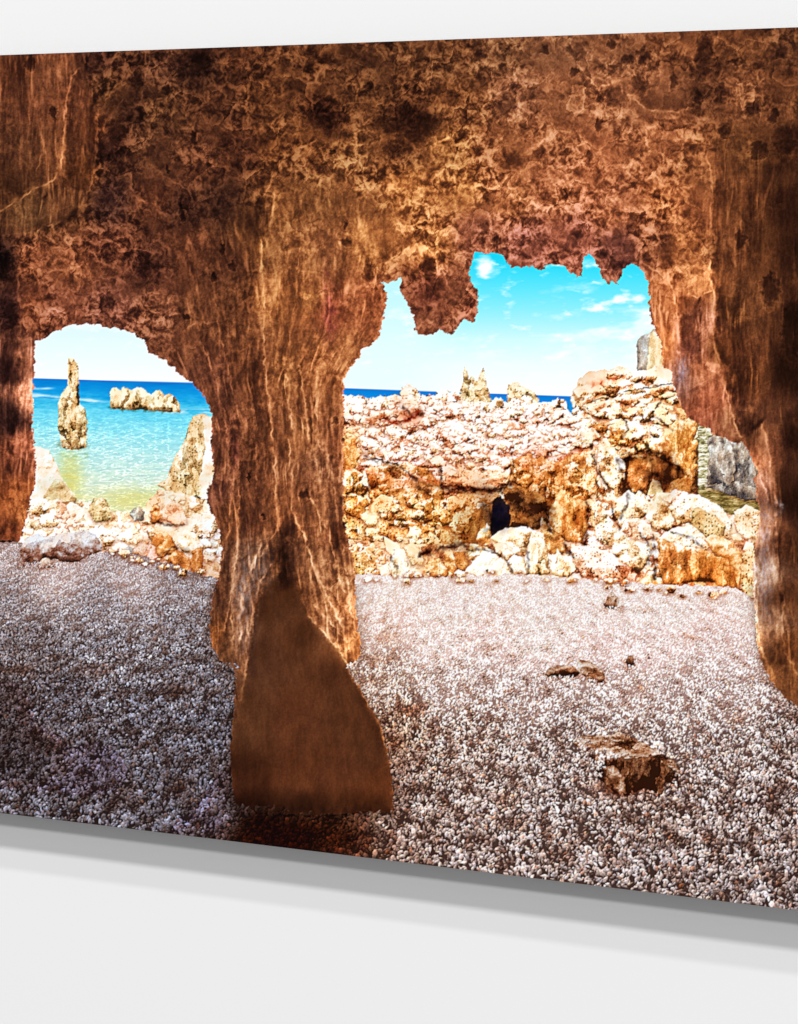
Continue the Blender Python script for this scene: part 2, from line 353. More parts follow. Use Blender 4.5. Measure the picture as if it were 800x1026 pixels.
lumps([(572,408),(586,414),(598,440),(590,450),(574,440)], 16, 5, 10, PALE, 72, part=P_LEDGE, base=.70, kl=.8)
TOPP = [(345,404),(400,400),(460,404),(540,408),(580,422),(586,446),(560,456),(515,462),(505,470),(440,464),(350,456)]
lumps(TOPP, 70, 5, 17, REDW, 61, part=P_LEDGE, base=.74, kl=.75)
lumps(TOPP, 120, 2.5, 7, PALE, 62, part=P_LEDGE, base=.82, kl=.7)
stones(TOPP, 420, .8, 3.2, REDW, 303, base=.74, kl=.5, part=P_LEDGE, tj=.3)
lumps([(368,462),(440,470),(510,470),(508,484),(445,486),(370,480)], 22, 4, 12, REDW, 63, asp=1.7, part=P_LEDGE, base=.60, kl=.75)
for i, (bx, by, rx, ry, al) in enumerate([(408,416,14,7,.7),(380,425,16,5,.35),(400,402,9,5,.35),(540,460,18,8,.35),(425,470,26,5,.3),(372,420,8,4,.4),(445,436,8,4,.3),(360,470,10,14,.4),(532,420,6,5,.4)]):
    sl = box(bx - 3 * rx, by - 3 * ry, bx + 3 * rx, by + 3 * ry); x, y = warp(X[sl], Y[sl], 4, 7, 500 + i)
    a = al * np.exp(-(((x - bx) / rx) ** 2 + ((y - by) / ry) ** 2))
    IMG[sl] = IMG[sl] * (1 - a[..., None] * (1 - col(.86, .52, .38)))
# front faces under the rim
rock([(343,438),(356,440),(360,460),(352,480),(345,500),(343,470)], ORNG, 44, rad=6, amp=3, base=.62, kl=.4, fac=7, fk=.5, flow=(.6,2), part=P_LEDGE, shadow=0)
rock([(348,478),(372,470),(374,500),(366,540),(345,545)], PALE, 45, rad=9, amp=4, wl=12, base=.62, kl=.4, fac=7, fk=.6, flow=(.7,1.7), part=P_LEDGE, shadow=0, spec=.2, band=[(354,512,8,22,-.18)])
rock([(366,470),(390,462),(430,470),(444,484),(445,500),(500,486),(512,484),(500,520),(478,548),(440,562),(400,560),(372,545),(370,500)], ORNG, 46, rad=10, amp=4, wl=12, base=.60, kl=.45, fac=11, fk=.7, tex=.22, part=P_LEDGE, shadow=0, spec=.22,
     band=[(380,486,12,9,-.2),(422,488,11,8,-.28),(405,510,20,12,.12),(430,520,20,12,.14),(428,538,8,5,-.3),(470,520,14,22,-.1),(372,545,8,7,-.3)])
rock([(380,520),(400,512),(430,536),(440,548),(445,562),(400,562),(370,552),(368,524)], ORNG, 47, rad=8, amp=4, wl=12, base=.68, kl=.4, fac=7, fk=.7, part=P_LEDGE, shadow=0, spec=.3)
lumps([(350,480),(372,480),(400,500),(440,500),(485,500),(478,540),(440,556),(372,548),(350,540)], 46, 5, 16, ORNG, 64, part=P_LEDGE, base=.60, kl=.7, spec=.25, asp=1.0, up=1.2)
lumps([(360,505),(420,515),(440,550),(370,548)], 24, 3, 10, PALE, 65, part=P_LEDGE, base=.62, kl=.7, asp=1.0)
# rim lip
rock([(443,487),(446,478),(458,480),(470,476),(486,479),(500,475),(511,470),(515,476),(508,486),(494,491),(470,489)], REDW, 48, rad=5, base=.60, kl=.55, fac=7, fk=.6, flow=(2.2,.8), part=P_LEDGE, shadow=.7, spec=.2)
# right block of the ledge, orange face with the dark cave below
rock([(512,462),(530,455),(560,462),(585,450),(605,445),(614,470),(606,500),(590,520),(560,540),(520,530),(508,500)], ORNG, 49, rad=10, amp=4, wl=12, base=.52, kl=.45, fac=9, fk=.6, flow=(.8,1.6), tex=.24, part=P_LEDGE, shadow=0, spec=.15,
     band=[(540,478,24,9,-.08),(530,500,20,10,-.15)])
rock([(588,455),(602,446),(616,470),(622,500),(625,530),(606,540),(594,530),(590,490)], PALE, 50, rad=8, amp=4, wl=12, base=.64, kl=.45, fac=6, fk=.7, flow=(.7,1.8), part=P_LEDGE, shadow=0, spec=.35)
lumps([(515,468),(560,468),(600,455),(612,480),(600,510),(565,530),(550,500),(515,488)], 34, 5, 15, ORNG, 66, part=P_LEDGE, base=.56, kl=.7, spec=.2, asp=.8, up=1.5)
lumps([(592,452),(606,452),(620,500),(622,530),(598,530)], 22, 3, 9, PALE, 67, part=P_LEDGE, base=.66, kl=.7, asp=.8, up=1.3)
rock([(504,490),(520,486),(542,496),(560,508),(560,534),(545,542),(518,540),(506,520)], ORNG, 51, rad=9, base=.26, kl=.5, fac=7, fk=.7, part=P_LEDGE, shadow=0, amp=3, grain=.08,
     band=[(540,510,9,6,-.35),(516,500,8,5,-.25)])
rock([(493,503),(500,496),(508,504),(513,516),(511,528),(522,536),(512,548),(486,548),(487,530)], [(0,(14,10,22)),(.5,(36,24,28)),(1,(84,54,36))], 53, rad=6, base=.3, kl=.3, part=P_LEDGE, shadow=0, amp=3, grain=.05)
rock([(470,520),(482,508),(494,505),(492,530),(484,545),(470,548)], ORNG, 52, rad=8, base=.33, kl=.3, flow=(.7,2), part=P_LEDGE, shadow=0)
rock([(420,558),(452,548),(470,546),(460,560),(425,566)], ORNG, 152, rad=6, base=.06, kl=.1, part=P_LEDGE, shadow=0)
# rubble behind the single boulders
rock([(340,540),(400,545),(470,545),(540,530),(590,500),(640,495),(700,500),(764,530),(764,612),(700,592),(640,592),(570,588),(340,584)], REDW, 150, rad=4, base=.5, kl=.4, fac=6, fk=.7, part=P_SHORE, shadow=0)
stones([(590,505),(640,495),(700,500),(760,530),(760,605),(700,590),(640,592),(570,585),(540,580),(560,545)], 260, 2, 7, PALE, 305, base=.76, kl=.5, part=P_SHORE)
lumps([(590,505),(640,495),(700,500),(760,530),(760,600),(700,585),(640,588),(570,580),(560,545)], 60, 4, 11, REDW, 68, part=P_SHORE, base=.70, kl=.75)
stones([(345,548),(400,548),(440,565),(500,560),(560,560),(560,580),(350,582)], 150, 2.5, 8, PALE, 306, base=.72, kl=.5, part=P_SHORE)
stones([(352,548),(385,552),(390,575),(352,575)], 60, 2.5, 6.5, ORNG, 307, base=.68, kl=.5, part=P_SHORE)
B = lambda pts, pal, seed, **k: rock(pts, pal, seed, part=pid('printed_boulder'), **k)
B([(599,447),(604,440),(608,438),(616,450),(624,460),(627,468),(626,480),(616,490),(606,484),(600,470)], PALE, 61, rad=9, base=.68, kl=.5, fac=6, fk=.6, spec=.25)
B([(617,502),(624,496),(630,491),(637,496),(641,492),(650,502),(653,516),(640,520),(634,517),(622,527),(616,515)], PALE, 62, rad=8, base=.68, kl=.55, fac=6, fk=.7, spec=.2)
B([(590,500),(602,504),(612,520),(622,535),(612,548),(600,542),(592,524)], PALE, 63, rad=8, base=.68, kl=.5, fac=5, fk=.6, spec=.3)
B([(652,500),(660,494),(668,506),(678,520),(672,532),(656,530),(648,518)], PALE, 64, rad=8, base=.72, kl=.45, spec=.15)
B([(670,508),(685,494),(701,496),(716,504),(726,512),(734,524),(730,540),(716,541),(700,534),(690,524),(679,526)], PALE, 65, rad=9, base=.78, kl=.5, fac=7, fk=.6, spec=.3)
B([(694,510),(700,508),(716,516),(728,526),(726,540),(714,541),(700,534),(692,528)], BEIGE, 66, rad=6, base=.58, kl=.35, spec=.4, shadow=.3)
B([(736,512),(748,506),(762,512),(764,540),(748,540),(738,530)], PALE, 67, rad=7, base=.76, kl=.4, spec=.2)
B([(561,492),(551,511),(549,522),(556,534),(569.5,543),(584,544),(589,530),(588,503),(582,500),(575,499),(571,497),(566,491)], ORNG, 68, rad=8, base=.58, kl=.5, fac=9, fk=.35, flow=(.7,1.6), spec=.15, band=[(560,508,6,18,.28),(583,504,7,5,.3)])
B([(543,517),(550,527),(560,534),(565,542),(568,553),(558,556),(548,552),(541,538)], ORNG, 69, rad=7, base=.62, kl=.55, fk=.4)
B([(516,556),(519,536),(530,528),(544,534),(548,548),(540,560)], PALE, 70, rad=8, base=.66, kl=.5, spec=.2)
B([(531,541),(538,538),(546,541),(550,556),(551,575),(528,576),(526,560)], PALE, 71, rad=8, base=.70, kl=.45, flow=(.7,2), fac=6, band=[(540,566,12,8,-.22)])
B([(558,550),(564,556),(576,560),(577,572),(570,580),(553,575),(551,562)], PALE, 72, rad=6, base=.68, kl=.5, flow=(.7,1.6))
B([(572,544),(580,548),(592,546),(606,551),(619,557),(630,566),(638,576),(636,582),(611,580),(583,578),(574,562)], REDW, 73, rad=8, base=.82, kl=.5, fac=6, fk=.6, spec=.3, band=[(592,573,16,5,-.42),(622,573,14,6,-.36)])
B([(613,554),(615,535),(621,532),(627,531),(638,536),(649,541),(652,552),(648,566),(640,574),(630,568)], PALE, 74, rad=8, base=.72, kl=.5, fac=7, fk=.6, spec=.2, band=[(640,566,8,7,-.22)])
B([(622,532),(626,520),(640,518),(652,526),(656,540),(644,542),(632,538)], REDW, 75, rad=7, base=.70, kl=.5, spec=.3)
B([(658,540),(668,532),(682,528),(694,526),(706,536),(712,548),(700,556),(680,548)], PALE, 76, rad=8, base=.76, kl=.5, fac=7, fk=.6, spec=.25)
P_SLAB = pid('printed_orange_slab')
rock([(658,538),(664,540),(680,545),(700,549),(718,556),(734,560),(741,572),(739,590),(726,591),(716,584),(696,583),(668,587),(660,575),(660,556)], ORNG, 77, rad=8, base=.55, kl=.5, fac=10, fk=.4, flow=(.7,1.8), part=P_SLAB, spec=.12, tex=.2,
     band=[(700,548,46,4,.3),(672,568,6,20,.05),(705,582,8,4,-.45),(722,572,12,10,-.04)])
rock([(706,541),(712,536),(722,537),(736,544),(744,556),(745,575),(740,590),(736,572),(730,560),(716,556)], ORNG, 78, rad=8, base=.74, kl=.45, fac=10, fk=.25, part=P_SLAB, tex=.1)
B([(641,586),(646,578),(655,575),(663,580),(666,587),(658,590),(645,590)], ORNG, 79, rad=6, base=.72, kl=.45, fk=.25)
B([(744,555),(752,548),(762,552),(762,602),(746,598),(742,580)], PALE, 80, rad=8, base=.62, kl=.4, spec=.3)
# front row of the left half
B([(345,548),(356,552),(372,556),(378,568),(370,578),(345,580)], ORNG, 81, rad=7, base=.66, kl=.4, spec=.4, fac=5, fk=.7)
B([(408,560),(414,552),(422,556),(428,566),(424,578),(408,578)], PALE, 82, rad=7, base=.7, kl=.45)
B([(392,560),(396,556),(402,556),(410,566),(411,580),(394,581),(390,570)], PALE, 83, rad=7, base=.82, kl=.4, flow=(.7,1.6))
B([(404,548),(414,544),(422,552),(424,566),(412,566)], PALE, 84, rad=7, base=.76, kl=.4)
B([(424,572),(428,562),(440,559),(450,571),(448,579),(426,579)], ORNG, 85, rad=7, base=.66, kl=.45, spec=.15)
B([(446,553),(452,552),(457,562),(460,574),(451,577),(446,566)], ORNG, 86, rad=5, base=.68, kl=.45)
B([(454,553),(467,553),(470,566),(466,574),(459,573)], ORNG, 87, rad=7, base=.42, kl=.4, fk=.2)
B([(467,552),(472,544),(482,546),(491,549),(484,562),(470,562)], ORNG, 88, rad=7, base=.68, kl=.45)
B([(477,541),(482,530),(488,524),(492,530),(493,541),(486,547)], ORNG, 89, rad=5, base=.70, kl=.5, fk=.25)
B([(492,540),(500,532),(514,528),(526,527),(533,532),(527,552),(514,556),(500,546)], PALE, 90, rad=8, base=.72, kl=.5, band=[(520,545,8,6,-.25)])
B([(494,546),(500,543),(508,546),(514,556),(508,562),(498,556)], PALE, 91, rad=7, base=.74, kl=.5)
B([(466,573),(474,562),(488,549),(496,553),(501,560),(494,572),(482,578)], PALE, 92, rad=8, base=.84, kl=.4, fk=.35)
B([(484,577),(492,566),(502,558),(508,562),(515,574),(508,582),(498,586),(490,582)], PALE, 93, rad=8, base=.78, kl=.4)
B([(508,562),(516,556),(526,560),(528,574),(516,577)], PALE, 94, rad=6, base=.78, kl=.4)

def lines(L, wa=1.2):
    for i, (pl, w, k, c) in enumerate(L):
        a = np.array(pl, float); pad = w * 4 + 6
        sl = box(a[:, 0].min() - pad, a[:, 1].min() - pad, a[:, 0].max() + pad, a[:, 1].max() + pad)
        x, y = warp(X[sl], Y[sl], 1.8, 5, 800 + i); d = np.full(x.shape, 1e9, F)
        for j in range(len(pl) - 1): d = np.minimum(d, seg_d2(x, y, pl[j], pl[j + 1])[0])
        m = np.clip(k * np.exp(-d / (w * w)) * np.clip(.85 + 1.2 * perlin(x / 6, y / 6, 810 + i), 0.15, 1.4), 0, 1)[..., None]
        IMG[sl] = IMG[sl] * (1 - m * (1 - col(*c)))
DK, OR, PK = (.30, .17, .12), (.80, .50, .28), (.92, .62, .50)
lines([([(366,457),(385,462),(399,466)],1.3,.9,DK),([(443,487),(470,490),(500,490),(511,483),(514,468)],1.8,.85,DK),([(441,468),(443,488)],1.2,.9,DK),([(513,452),(515,470)],1.2,.7,DK),
 ([(350,470),(366,472),(380,476),(400,474),(420,480),(441,484)],1.8,.7,PK),([(372,480),(376,495),(370,512)],2.2,.6,OR),([(415,480),(421,490),(430,492)],3,.6,DK),([(345,503),(352,490),(360,480)],2,.6,DK),
 ([(586,415),(611,404),(638,401),(657,393),(674,390)],1.8,.85,OR),([(580,407),(602,396),(630,387),(649,379)],1.6,.8,OR),([(594,385),(611,380),(625,377)],2.4,.7,(.9,.5,.3)),([(590,403),(620,394),(650,388),(672,384)],.9,.8,DK),
 ([(622,415),(630,429),(624,440)],1.3,.8,DK),([(641,423),(652,415),(660,419),(674,431)],1.1,.8,DK),([(657,408),(664,400),(676,396)],1.2,.7,DK),([(624,456),(641,453),(652,452),(668,456),(682,470)],2.2,.7,DK),([(594,432),(604,445),(610,452)],2.0,.7,OR),
 ([(600,420),(612,430),(618,446)],2.0,.7,OR),([(637,440),(650,446),(668,446)],1.6,.6,OR),([(646,452),(648,468)],1.5,.6,OR),([(676,410),(684,430),(686,450)],1.6,.5,OR),
 ([(386,420),(398,424),(412,420),(420,412)],2.2,.85,(.72,.36,.24)),([(352,424),(370,424),(384,416)],2,.6,OR),([(404,408),(412,416),(424,414)],1.6,.7,DK),([(436,420),(444,440),(450,446)],1.6,.6,OR),([(505,434),(512,424),(520,430)],1.5,.6,OR),
 ([(345,432),(380,436),(420,446),(470,452),(512,456)],2.2,.35,PK),([(446,460),(470,458),(500,462)],1.5,.5,PK),([(560,460),(580,452),(600,446)],2,.6,PK),([(515,462),(540,470),(560,468)],1.6,.5,OR),
 ([(600,470),(604,500),(598,525)],1.6,.6,OR),([(612,505),(616,520),(622,530)],1.5,.6,DK),([(556,498),(566,510),(566,530)],1.2,.5,OR),([(584,502),(578,512),(580,535)],1.2,.5,OR)])

SH = """350 400 250 240 225;375 400 250 238 225;408 397 236 204 174;440 400 252 240 230;475 400 238 216 188;525 400 250 240 225;350 420 240 205 175;380 420 226 174 136;412 418 196 122 86;440 420 248 228 215;480 420 250 235 222;540 420 250 230 215;575 420 250 235 220
600 420 222 182 142;640 420 250 232 212;670 420 235 190 140;350 440 235 165 95;375 440 248 225 205;410 440 245 222 205;440 440 245 220 200;480 440 250 235 222;520 440 248 225 210;560 440 250 225 205;590 440 230 190 150;620 440 215 160 95;650 440 250 230 205;680 440 225 165 90
350 460 225 150 80;375 460 235 190 160;410 460 235 190 160;440 460 225 168 134;480 460 235 190 160;505 460 245 215 195;530 460 226 154 112;560 460 230 165 120;590 460 235 175 125;612 460 250 225 195;640 462 180 112 56;670 462 140 80 40;688 460 225 160 85
350 480 245 215 170;380 480 200 130 80;410 480 215 150 115;440 488 180 110 70;470 489 170 100 60;470 480 226 160 110;500 478 238 188 140;530 480 205 125 60;560 480 205 120 55;590 480 240 190 130;612 480 240 210 175;640 480 200 125 75;665 480 90 45 25;685 480 170 110 60
350 500 240 180 110;380 500 220 150 85;410 500 225 165 100;440 500 220 160 95;470 500 200 135 75;490 498 120 80 55;515 500 100 65 45;540 500 140 85 45;568 500 235 170 100;585 500 205 125 60;605 500 235 205 160;640 500 245 225 195;660 500 215 180 135;690 500 250 235 215;715 500 250 235 215
350 520 235 165 90;380 520 230 185 125;410 520 235 190 130;440 520 215 160 90;470 520 170 115 60;500 520 42 32 50;520 520 110 70 45;545 520 85 50 35;565 520 230 160 85;585 520 210 125 60;605 520 245 225 190;640 520 235 205 170;670 520 235 205 165;700 520 222 178 122;730 520 240 215 180
352 540 240 190 130;380 540 225 170 110;410 540 230 190 135;440 540 200 140 80;465 540 150 100 55;490 540 225 180 125;520 540 248 235 210;545 540 240 200 150;570 540 225 150 90;600 540 250 225 205;630 540 245 225 200;660 540 235 200 165;690 540 250 230 205;725 540 240 200 150;750 540 240 205 165
355 560 245 205 160;380 560 240 195 150;400 562 252 240 215;430 565 225 165 105;455 562 220 155 95;490 560 250 238 220;515 560 250 235 210;540 560 250 235 205;565 560 245 220 185;590 558 252 238 224;620 560 248 225 205;645 560 245 225 200;670 562 225 150 95;700 562 225 145 75;725 565 225 140 65;750 560 235 185 130
355 575 250 225 190;395 575 248 230 205;430 575 230 180 130;480 575 250 240 225;510 575 248 230 205;540 575 235 205 160;590 576 225 165 130;630 576 215 130 85;650 578 235 185 130;680 578 220 135 70;715 580 205 120 50;735 578 220 140 70;752 580 240 195 140
600 385 235 190 150;640 385 250 225 200;670 385 245 215 185;590 400 225 190 150;620 400 248 215 185;650 400 240 205 165;680 400 225 170 110;630 410 225 160 100;660 395 215 150 90;605 393 220 150 100
45 465 250 240 225;55 490 225 205 170;40 510 253 245 230;70 515 240 200 160;100 512 230 205 165;80 525 250 240 220;130 525 250 235 210;155 512 235 180 130;175 515 235 195 160;190 480 215 185 140;180 500 225 195 155;208 450 245 230 215;208 500 248 235 215;165 545 230 170 110;190 540 245 225 195
150 555 215 160 130;180 565 195 125 75;200 560 200 140 95;212 545 215 205 205;30 530 255 250 240;120 540 245 230 215;60 535 252 242 228;195 440 225 195 150"""
def settle(mask, T, r, p, lo=.55, hi=1.8, soft=.15):
    m = mask.astype(F); den = blur(m, r) + 1e-3
    for k in range(3):
        a = IMG[..., k]; b = blur(a * m, r) / den
        q = np.clip(T[..., k] / (b + 4), lo, hi) ** p
        a2 = a * q; a2 = a2 * (1 - soft) + soft * blur(a2, 1.5)
        IMG[..., k] = np.where(mask, np.clip(a2, 0, 254), a)
_T = small(lambda a, b: idw(a, b, [tuple(float(v) for v in q.split()) for q in SH.replace('\n', ';').split(';') if q.strip()], 5.0), 4)
lines([([(60,445),(73,449),(87,447)],2.6,.55,(.60,.44,.26)),([(111,408),(140,411),(180,412)],1.8,.5,(.60,.44,.26)),([(62,455),(74,458),(86,456)],3.0,.3,(.86,.80,.55))])
_keep = np.isin(PART, [i for i, n in enumerate(PARTS) if n in ('printed_rocky_shore', 'printed_rock_ledge', 'printed_large_boulder', 'printed_boulder', 'printed_orange_slab')])
settle(_keep, _T, 11, .75, soft=.06)
lines([([(444,489),(470,492),(500,492),(514,484)],2.6,.75,DK),([(366,460),(385,464),(400,468),(420,482),(440,489)],1.6,.6,DK),([(420,556),(445,548),(466,546)],3,.8,DK),([(486,506),(492,520),(490,536)],4,.6,(.2,.15,.2)),([(516,506),(536,504),(552,512)],4,.6,DK),([(592,446),(598,470),(612,492)],1.6,.7,DK),([(622,470),(630,500),(622,520)],2,.6,DK),([(566,545),(572,556),(578,560)],2,.7,DK),([(588,504),(590,530),(586,546)],2,.7,DK),
 ([(655,540),(657,560),(656,580)],2,.7,DK),([(620,462),(640,458),(668,462),(684,474)],3,.7,DK),([(648,480),(656,470),(664,484)],3,.6,DK),([(548,512),(550,530),(560,540)],1.6,.7,DK),([(468,552),(486,550),(506,558),(514,574)],1.5,.6,DK),([(526,544),(530,560),(529,576)],1.5,.6,DK),([(392,558),(398,570),(396,580)],1.5,.5,DK),([(642,534),(652,548),(650,566)],1.6,.6,DK),([(672,532),(690,538),(704,548)],1.6,.6,DK),([(160,556),(176,548),(190,552)],1.6,.6,DK),([(152,520),(165,526),(184,526)],1.5,.5,DK)])
# ================================================================== PEBBLE BEACH
P_PEB = pid('printed_pebble_beach')
GS = [(0,560,186,176,178),(60,575,196,186,188),(130,580,186,178,182),(190,590,158,150,158),(0,600,150,142,148),(100,610,152,146,154),(190,630,128,120,126),
 (20,660,106,96,98),(100,650,120,112,118),(200,680,98,88,94),(0,700,66,52,56),(60,700,84,74,80),(140,720,88,78,86),(215,730,84,76,84),(20,760,62,50,54),(100,770,74,62,70),(180,790,78,68,78),(20,810,82,72,80),(120,830,86,76,84),(220,830,74,64,72),
 (300,850,46,22,12),(265,840,40,18,12),(250,850,42,20,14),(340,840,58,32,20),(345,858,84,62,52),(330,875,60,40,30),
 (365,590,248,241,238),(450,590,252,247,245),(560,595,252,246,245),(660,600,249,243,243),(750,610,240,231,229),(365,630,226,212,204),(440,640,238,230,228),(540,640,242,234,233),(640,640,238,229,230),(740,650,220,210,210),
 (380,680,192,168,154),(450,690,202,186,180),(540,700,198,182,178),(640,700,204,188,184),(740,700,198,184,182),(400,730,142,112,98),(470,750,152,132,124),(560,750,150,132,128),(640,740,164,146,142),(740,750,156,140,138),(790,740,140,124,120),
 (410,790,132,112,104),(480,800,142,124,118),(560,800,140,124,122),(660,820,132,114,108),(740,800,134,118,114),(795,800,124,108,104),
 (400,850,128,108,102),(480,850,136,120,116),(560,870,134,116,112),(650,870,130,116,114),(740,880,126,112,110),(800,900,124,110,108)]
GF = small(lambda a, b: idw(a, b, GS, 3.6), 6)
GF[..., 1] = np.maximum(GF[..., 1], .5 * (GF[..., 0] + GF[..., 2]) - 5.5)
GF = np.clip(GF * col(1.08, 1.07, 1.065) + 4 * (GF > 70), 0, 255).astype(F)
def paint_ground(over=False, BK=None):
    top = np.interp(X, [-80, 20, 60, 100, 125, 160, 200, 240, 345, 420, 520, 640, 665, 735, 762, 800], [540, 543, 562, 553, 552, 562, 575, 586, 574, 578, 575, 584, 585, 588, 602, 610]).astype(F)
    top = top + 1.5 * fbm(X / 6, Y / 60, 2, 401)
    al = np.clip((Y - top) / STEP, 0, 1) * (Y > 530)
    m = al > 0
    BK = BK or [(30,566,80,3),(100,556,14,5),(565,680,22,3),(592,684,16,3),(613,610,12,2.5),(600,756,24,5),(598,768,8,10),(645,799,45,5),(683,782,8,8),(580,746,12,6),(632,669,7,2),(700,586,50,2),(640,588,60,2)]
    def near(a, b):
        return any(((a - p) / u) ** 2 + ((b - q) / v) ** 2 < 1 for p, q, u, v in BK) and r.rand() < .6
    # dark gaps between the stones: brown shade painted into the bed colour
    base = GF * col(.44, .34, .31)
    lum = GF.mean(-1, keepdims=True) / 255
    base = base + GF * np.clip(lum - .52, 0, .4) * 1.1
    sl = (slice(0, NR), slice(0, NC))
    if not over: comp(sl, al, base, P_PEB)
    # patches of brown among the grey, and broad dips
    dip = small(lambda a, b: fbm((a - 400) / (b - 380) * 26, np.log(np.maximum(b - 380, 40)) * 26, 4, 411), 2)
    r = np.random.RandomState(99)
    BR = [(410,712,14,6,.8),(395,742,10,9,.4),(378,660,12,5,.4),(405,765,8,10,.35),(22,672,10,5,.6),(95,672,16,7,.35),(10,700,16,8,.3),(180,790,16,14,.5),(130,800,14,12,.3),(176,690,12,6,.5),(560,590,1,1,.1),
          (505,800,12,8,.4),(640,690,10,6,.4),(740,720,14,6,.4),(690,640,12,4,.4),(562,620,10,5,.25),(30,740,20,9,.3),(60,745,14,7,.3),(300,848,60,26,1.6),(255,845,24,20,1.2),(620,792,30,8,.8),(390,640,14,7,.5)]
    def brown(px, py):
        v = 0
        for (a, b, rx, ry, k) in BR: v += k * math.exp(-((px - a) / rx) ** 2 - ((py - b) / ry) ** 2)
        return v
    rows = []
    y = 545.0
    while y < 935:
        s = 0.9 + (y - 545) / 370 * 3.0      # half length in px of a typical stone
        n = int(1040 / (s * 0.98))
        for _ in range(n): rows.append((y + r.rand() * s * .9, r.uniform(XA, XB), s))
        y += s * .62
    rows.sort()
    Ytop = None
    if over: rows = [q for q in rows if near(q[1], q[0])]
    for (py, px, s) in rows:
        ri, ci = rc(px, py)
        ri = int(ri); ci = int(ci)
        if ri < 0 or ri >= NR - 1 or ci < 0 or ci >= NC or al[ri, ci] < .5: continue
        if not (over and py > 800) and py > 590 and 250 < px < 345 and py < 800: continue
        g = GF[ri, ci]; b = brown(px, py); dp = dip[ri, ci]
        far = np.clip((700 - py) / 110, 0, 1)
        leftz = 1.0 if px < 240 else 0.0
        sz = s * (.5 + .75 * r.rand() ** 1.4); el = .32 + .34 * r.rand()
        th = 1.45 + r.randn() * .6 + (0 if r.rand() < .75 else 1.4)
        w0 = r.rand()
        ca, sa = math.cos(th), math.sin(th)
        sl = box(px - sz * 1.1, py - sz * 1.1, px + sz * 1.1, py + sz * 1.1)
        x = X[sl] - px; yy = Y[sl] - py
        if x.size == 0: continue
        u = (x * ca + yy * sa) / sz; v = (-x * sa + yy * ca) / (sz * el)
        q = np.maximum(u * u + v * v, (np.abs(u + (w0 - .5)) + np.abs(v)) * .82)
        a = np.clip((1 - q) * sz * el / STEP * .9 + .25, 0, 1)
        z = np.sqrt(np.clip(1 - q, 0, 1))
        nx = u * ca - v * sa; ny = u * sa + v * ca
        lit = .25 * z - .85 * ny - .3 * nx; lit = lit + .22 * np.sign(u * .8 + .25 * (w0 - .5)) * (.3 + np.abs(w0 - .5)); lit = np.where(lit > .42, lit * 1.55, lit * 1.0)
        w = r.rand()
        con = 1.0 - far * .62
        k = 1 + con * (lit * .58 - .12 + (w - .5) * .54 + dp * .6)
        if w > .93: k += .35 * con
        k = np.clip(k * (1 - .25 * min(b, 1.3)), .22, 2.3)
        tint = r.randn() * .022
        cc = g * col(1.0 + tint, 1.0, 1.0 - tint * 1.4)
        # lit tops go pale and slightly blue, dark sides go brown
        kk = k[..., None] if isinstance(k, np.ndarray) else k
        c = cc * kk
        lo = np.clip(1 - kk, 0, 1); hi = np.clip(kk - 1, 0, 1.3)
        c = c * (1 + lo * col(.04, -.20, -.30)) * (1 + hi * (col(-.02, .01, .03) if not leftz else col(-.06, .03, .10)))
        br = min(b + (.5 if r.rand() < .08 else 0) + max(0, -dp * .6), 1.0)
        c = c * (1 - br * (1 - col(.86, .58, .42)))
        # narrow shade under it
        comp(sl, a, np.clip(c, 8, 252), None if over else P_PEB)
paint_ground()
# half-buried stones
P_STONE = pid('printed_half_buried_stone')
STC = [(0,(44,20,10)),(.25,(104,58,34)),(.5,(158,104,70)),(.75,(206,176,154)),(1,(236,224,214))]
P_FLAT = P_FLATROCK
rock([(19,568),(20,556),(21,547),(25,540),(38,535),(46,538),(55,536),(70,533),(85,532),(96,536),(103,547),(101,553),(90,555),(80,562),(66,564),(58,560),(40,562),(30,567)],
     [(0,(50,26,18)),(.25,(112,64,46)),(.45,(160,108,88)),(.62,(186,164,156)),(.85,(214,202,200)),(1,(238,230,226))], 501, rad=8, base=.62, kl=.5, fac=8, fk=.4, part=P_FLAT, top=(543,556,.2), band=[(80,553,5,9,-.06),(45,558,16,5,-.28),(25,558,5,10,-.22)])
rock([(37,566),(42,560),(48,559),(54,563),(55,569),(40,570)], STC, 502, rad=4, base=.62, part=pid('printed_half_buried_stone'))
rock([(605,606),(609,598),(613,592),(617,596),(622,602),(624,608),(615,611),(607,609)], STC, 503, rad=5, base=.5, kl=.6, part=pid('printed_half_buried_stone'))
rock([(546,675),(552,668),(562,666),(575,668),(582,674),(575,679),(560,679),(551,679)], STC, 504, rad=5, base=.34, kl=.5, flow=(1.6,.8), part=pid('printed_half_buried_stone'))
rock([(578,660),(590,662),(600,668),(606,676),(606,684),(592,684),(580,672)], STC, 505, rad=4, base=.5, kl=.6, flow=(1.6,.8), part=pid('printed_half_buried_stone'))
rock([(627,664),(630,657),(634,658),(637,668),(629,669)], STC, 506, rad=3, base=.32, kl=.4, part=pid('printed_half_buried_stone'))
P_BROKEN = pid('printed_broken_stone')
rock([(573,742),(590,736),(605,738),(622,734),(640,742),(660,752),(676,764),(683,776),(668,780),(640,770),(600,764),(585,756)],
     STC, 507, rad=5, base=.50, kl=.6, fac=6, fk=.7, flow=(1.8,.7), part=P_BROKEN, spec=.2)
rock([(592,758),(605,756),(630,760),(655,758),(670,768),(682,774),(680,788),(668,784),(662,796),(645,790),(630,797),(616,795),(600,780)],
     STC, 508, rad=6, base=.12, kl=.5, fac=7, fk=.8, flow=(.7,1.4), part=P_BROKEN, shadow=.5)
rock([(604,770),(615,766),(626,780),(628,794),(619,796),(612,786)], STC, 509, rad=4, base=.42, kl=.4, part=P_BROKEN, shadow=.2)

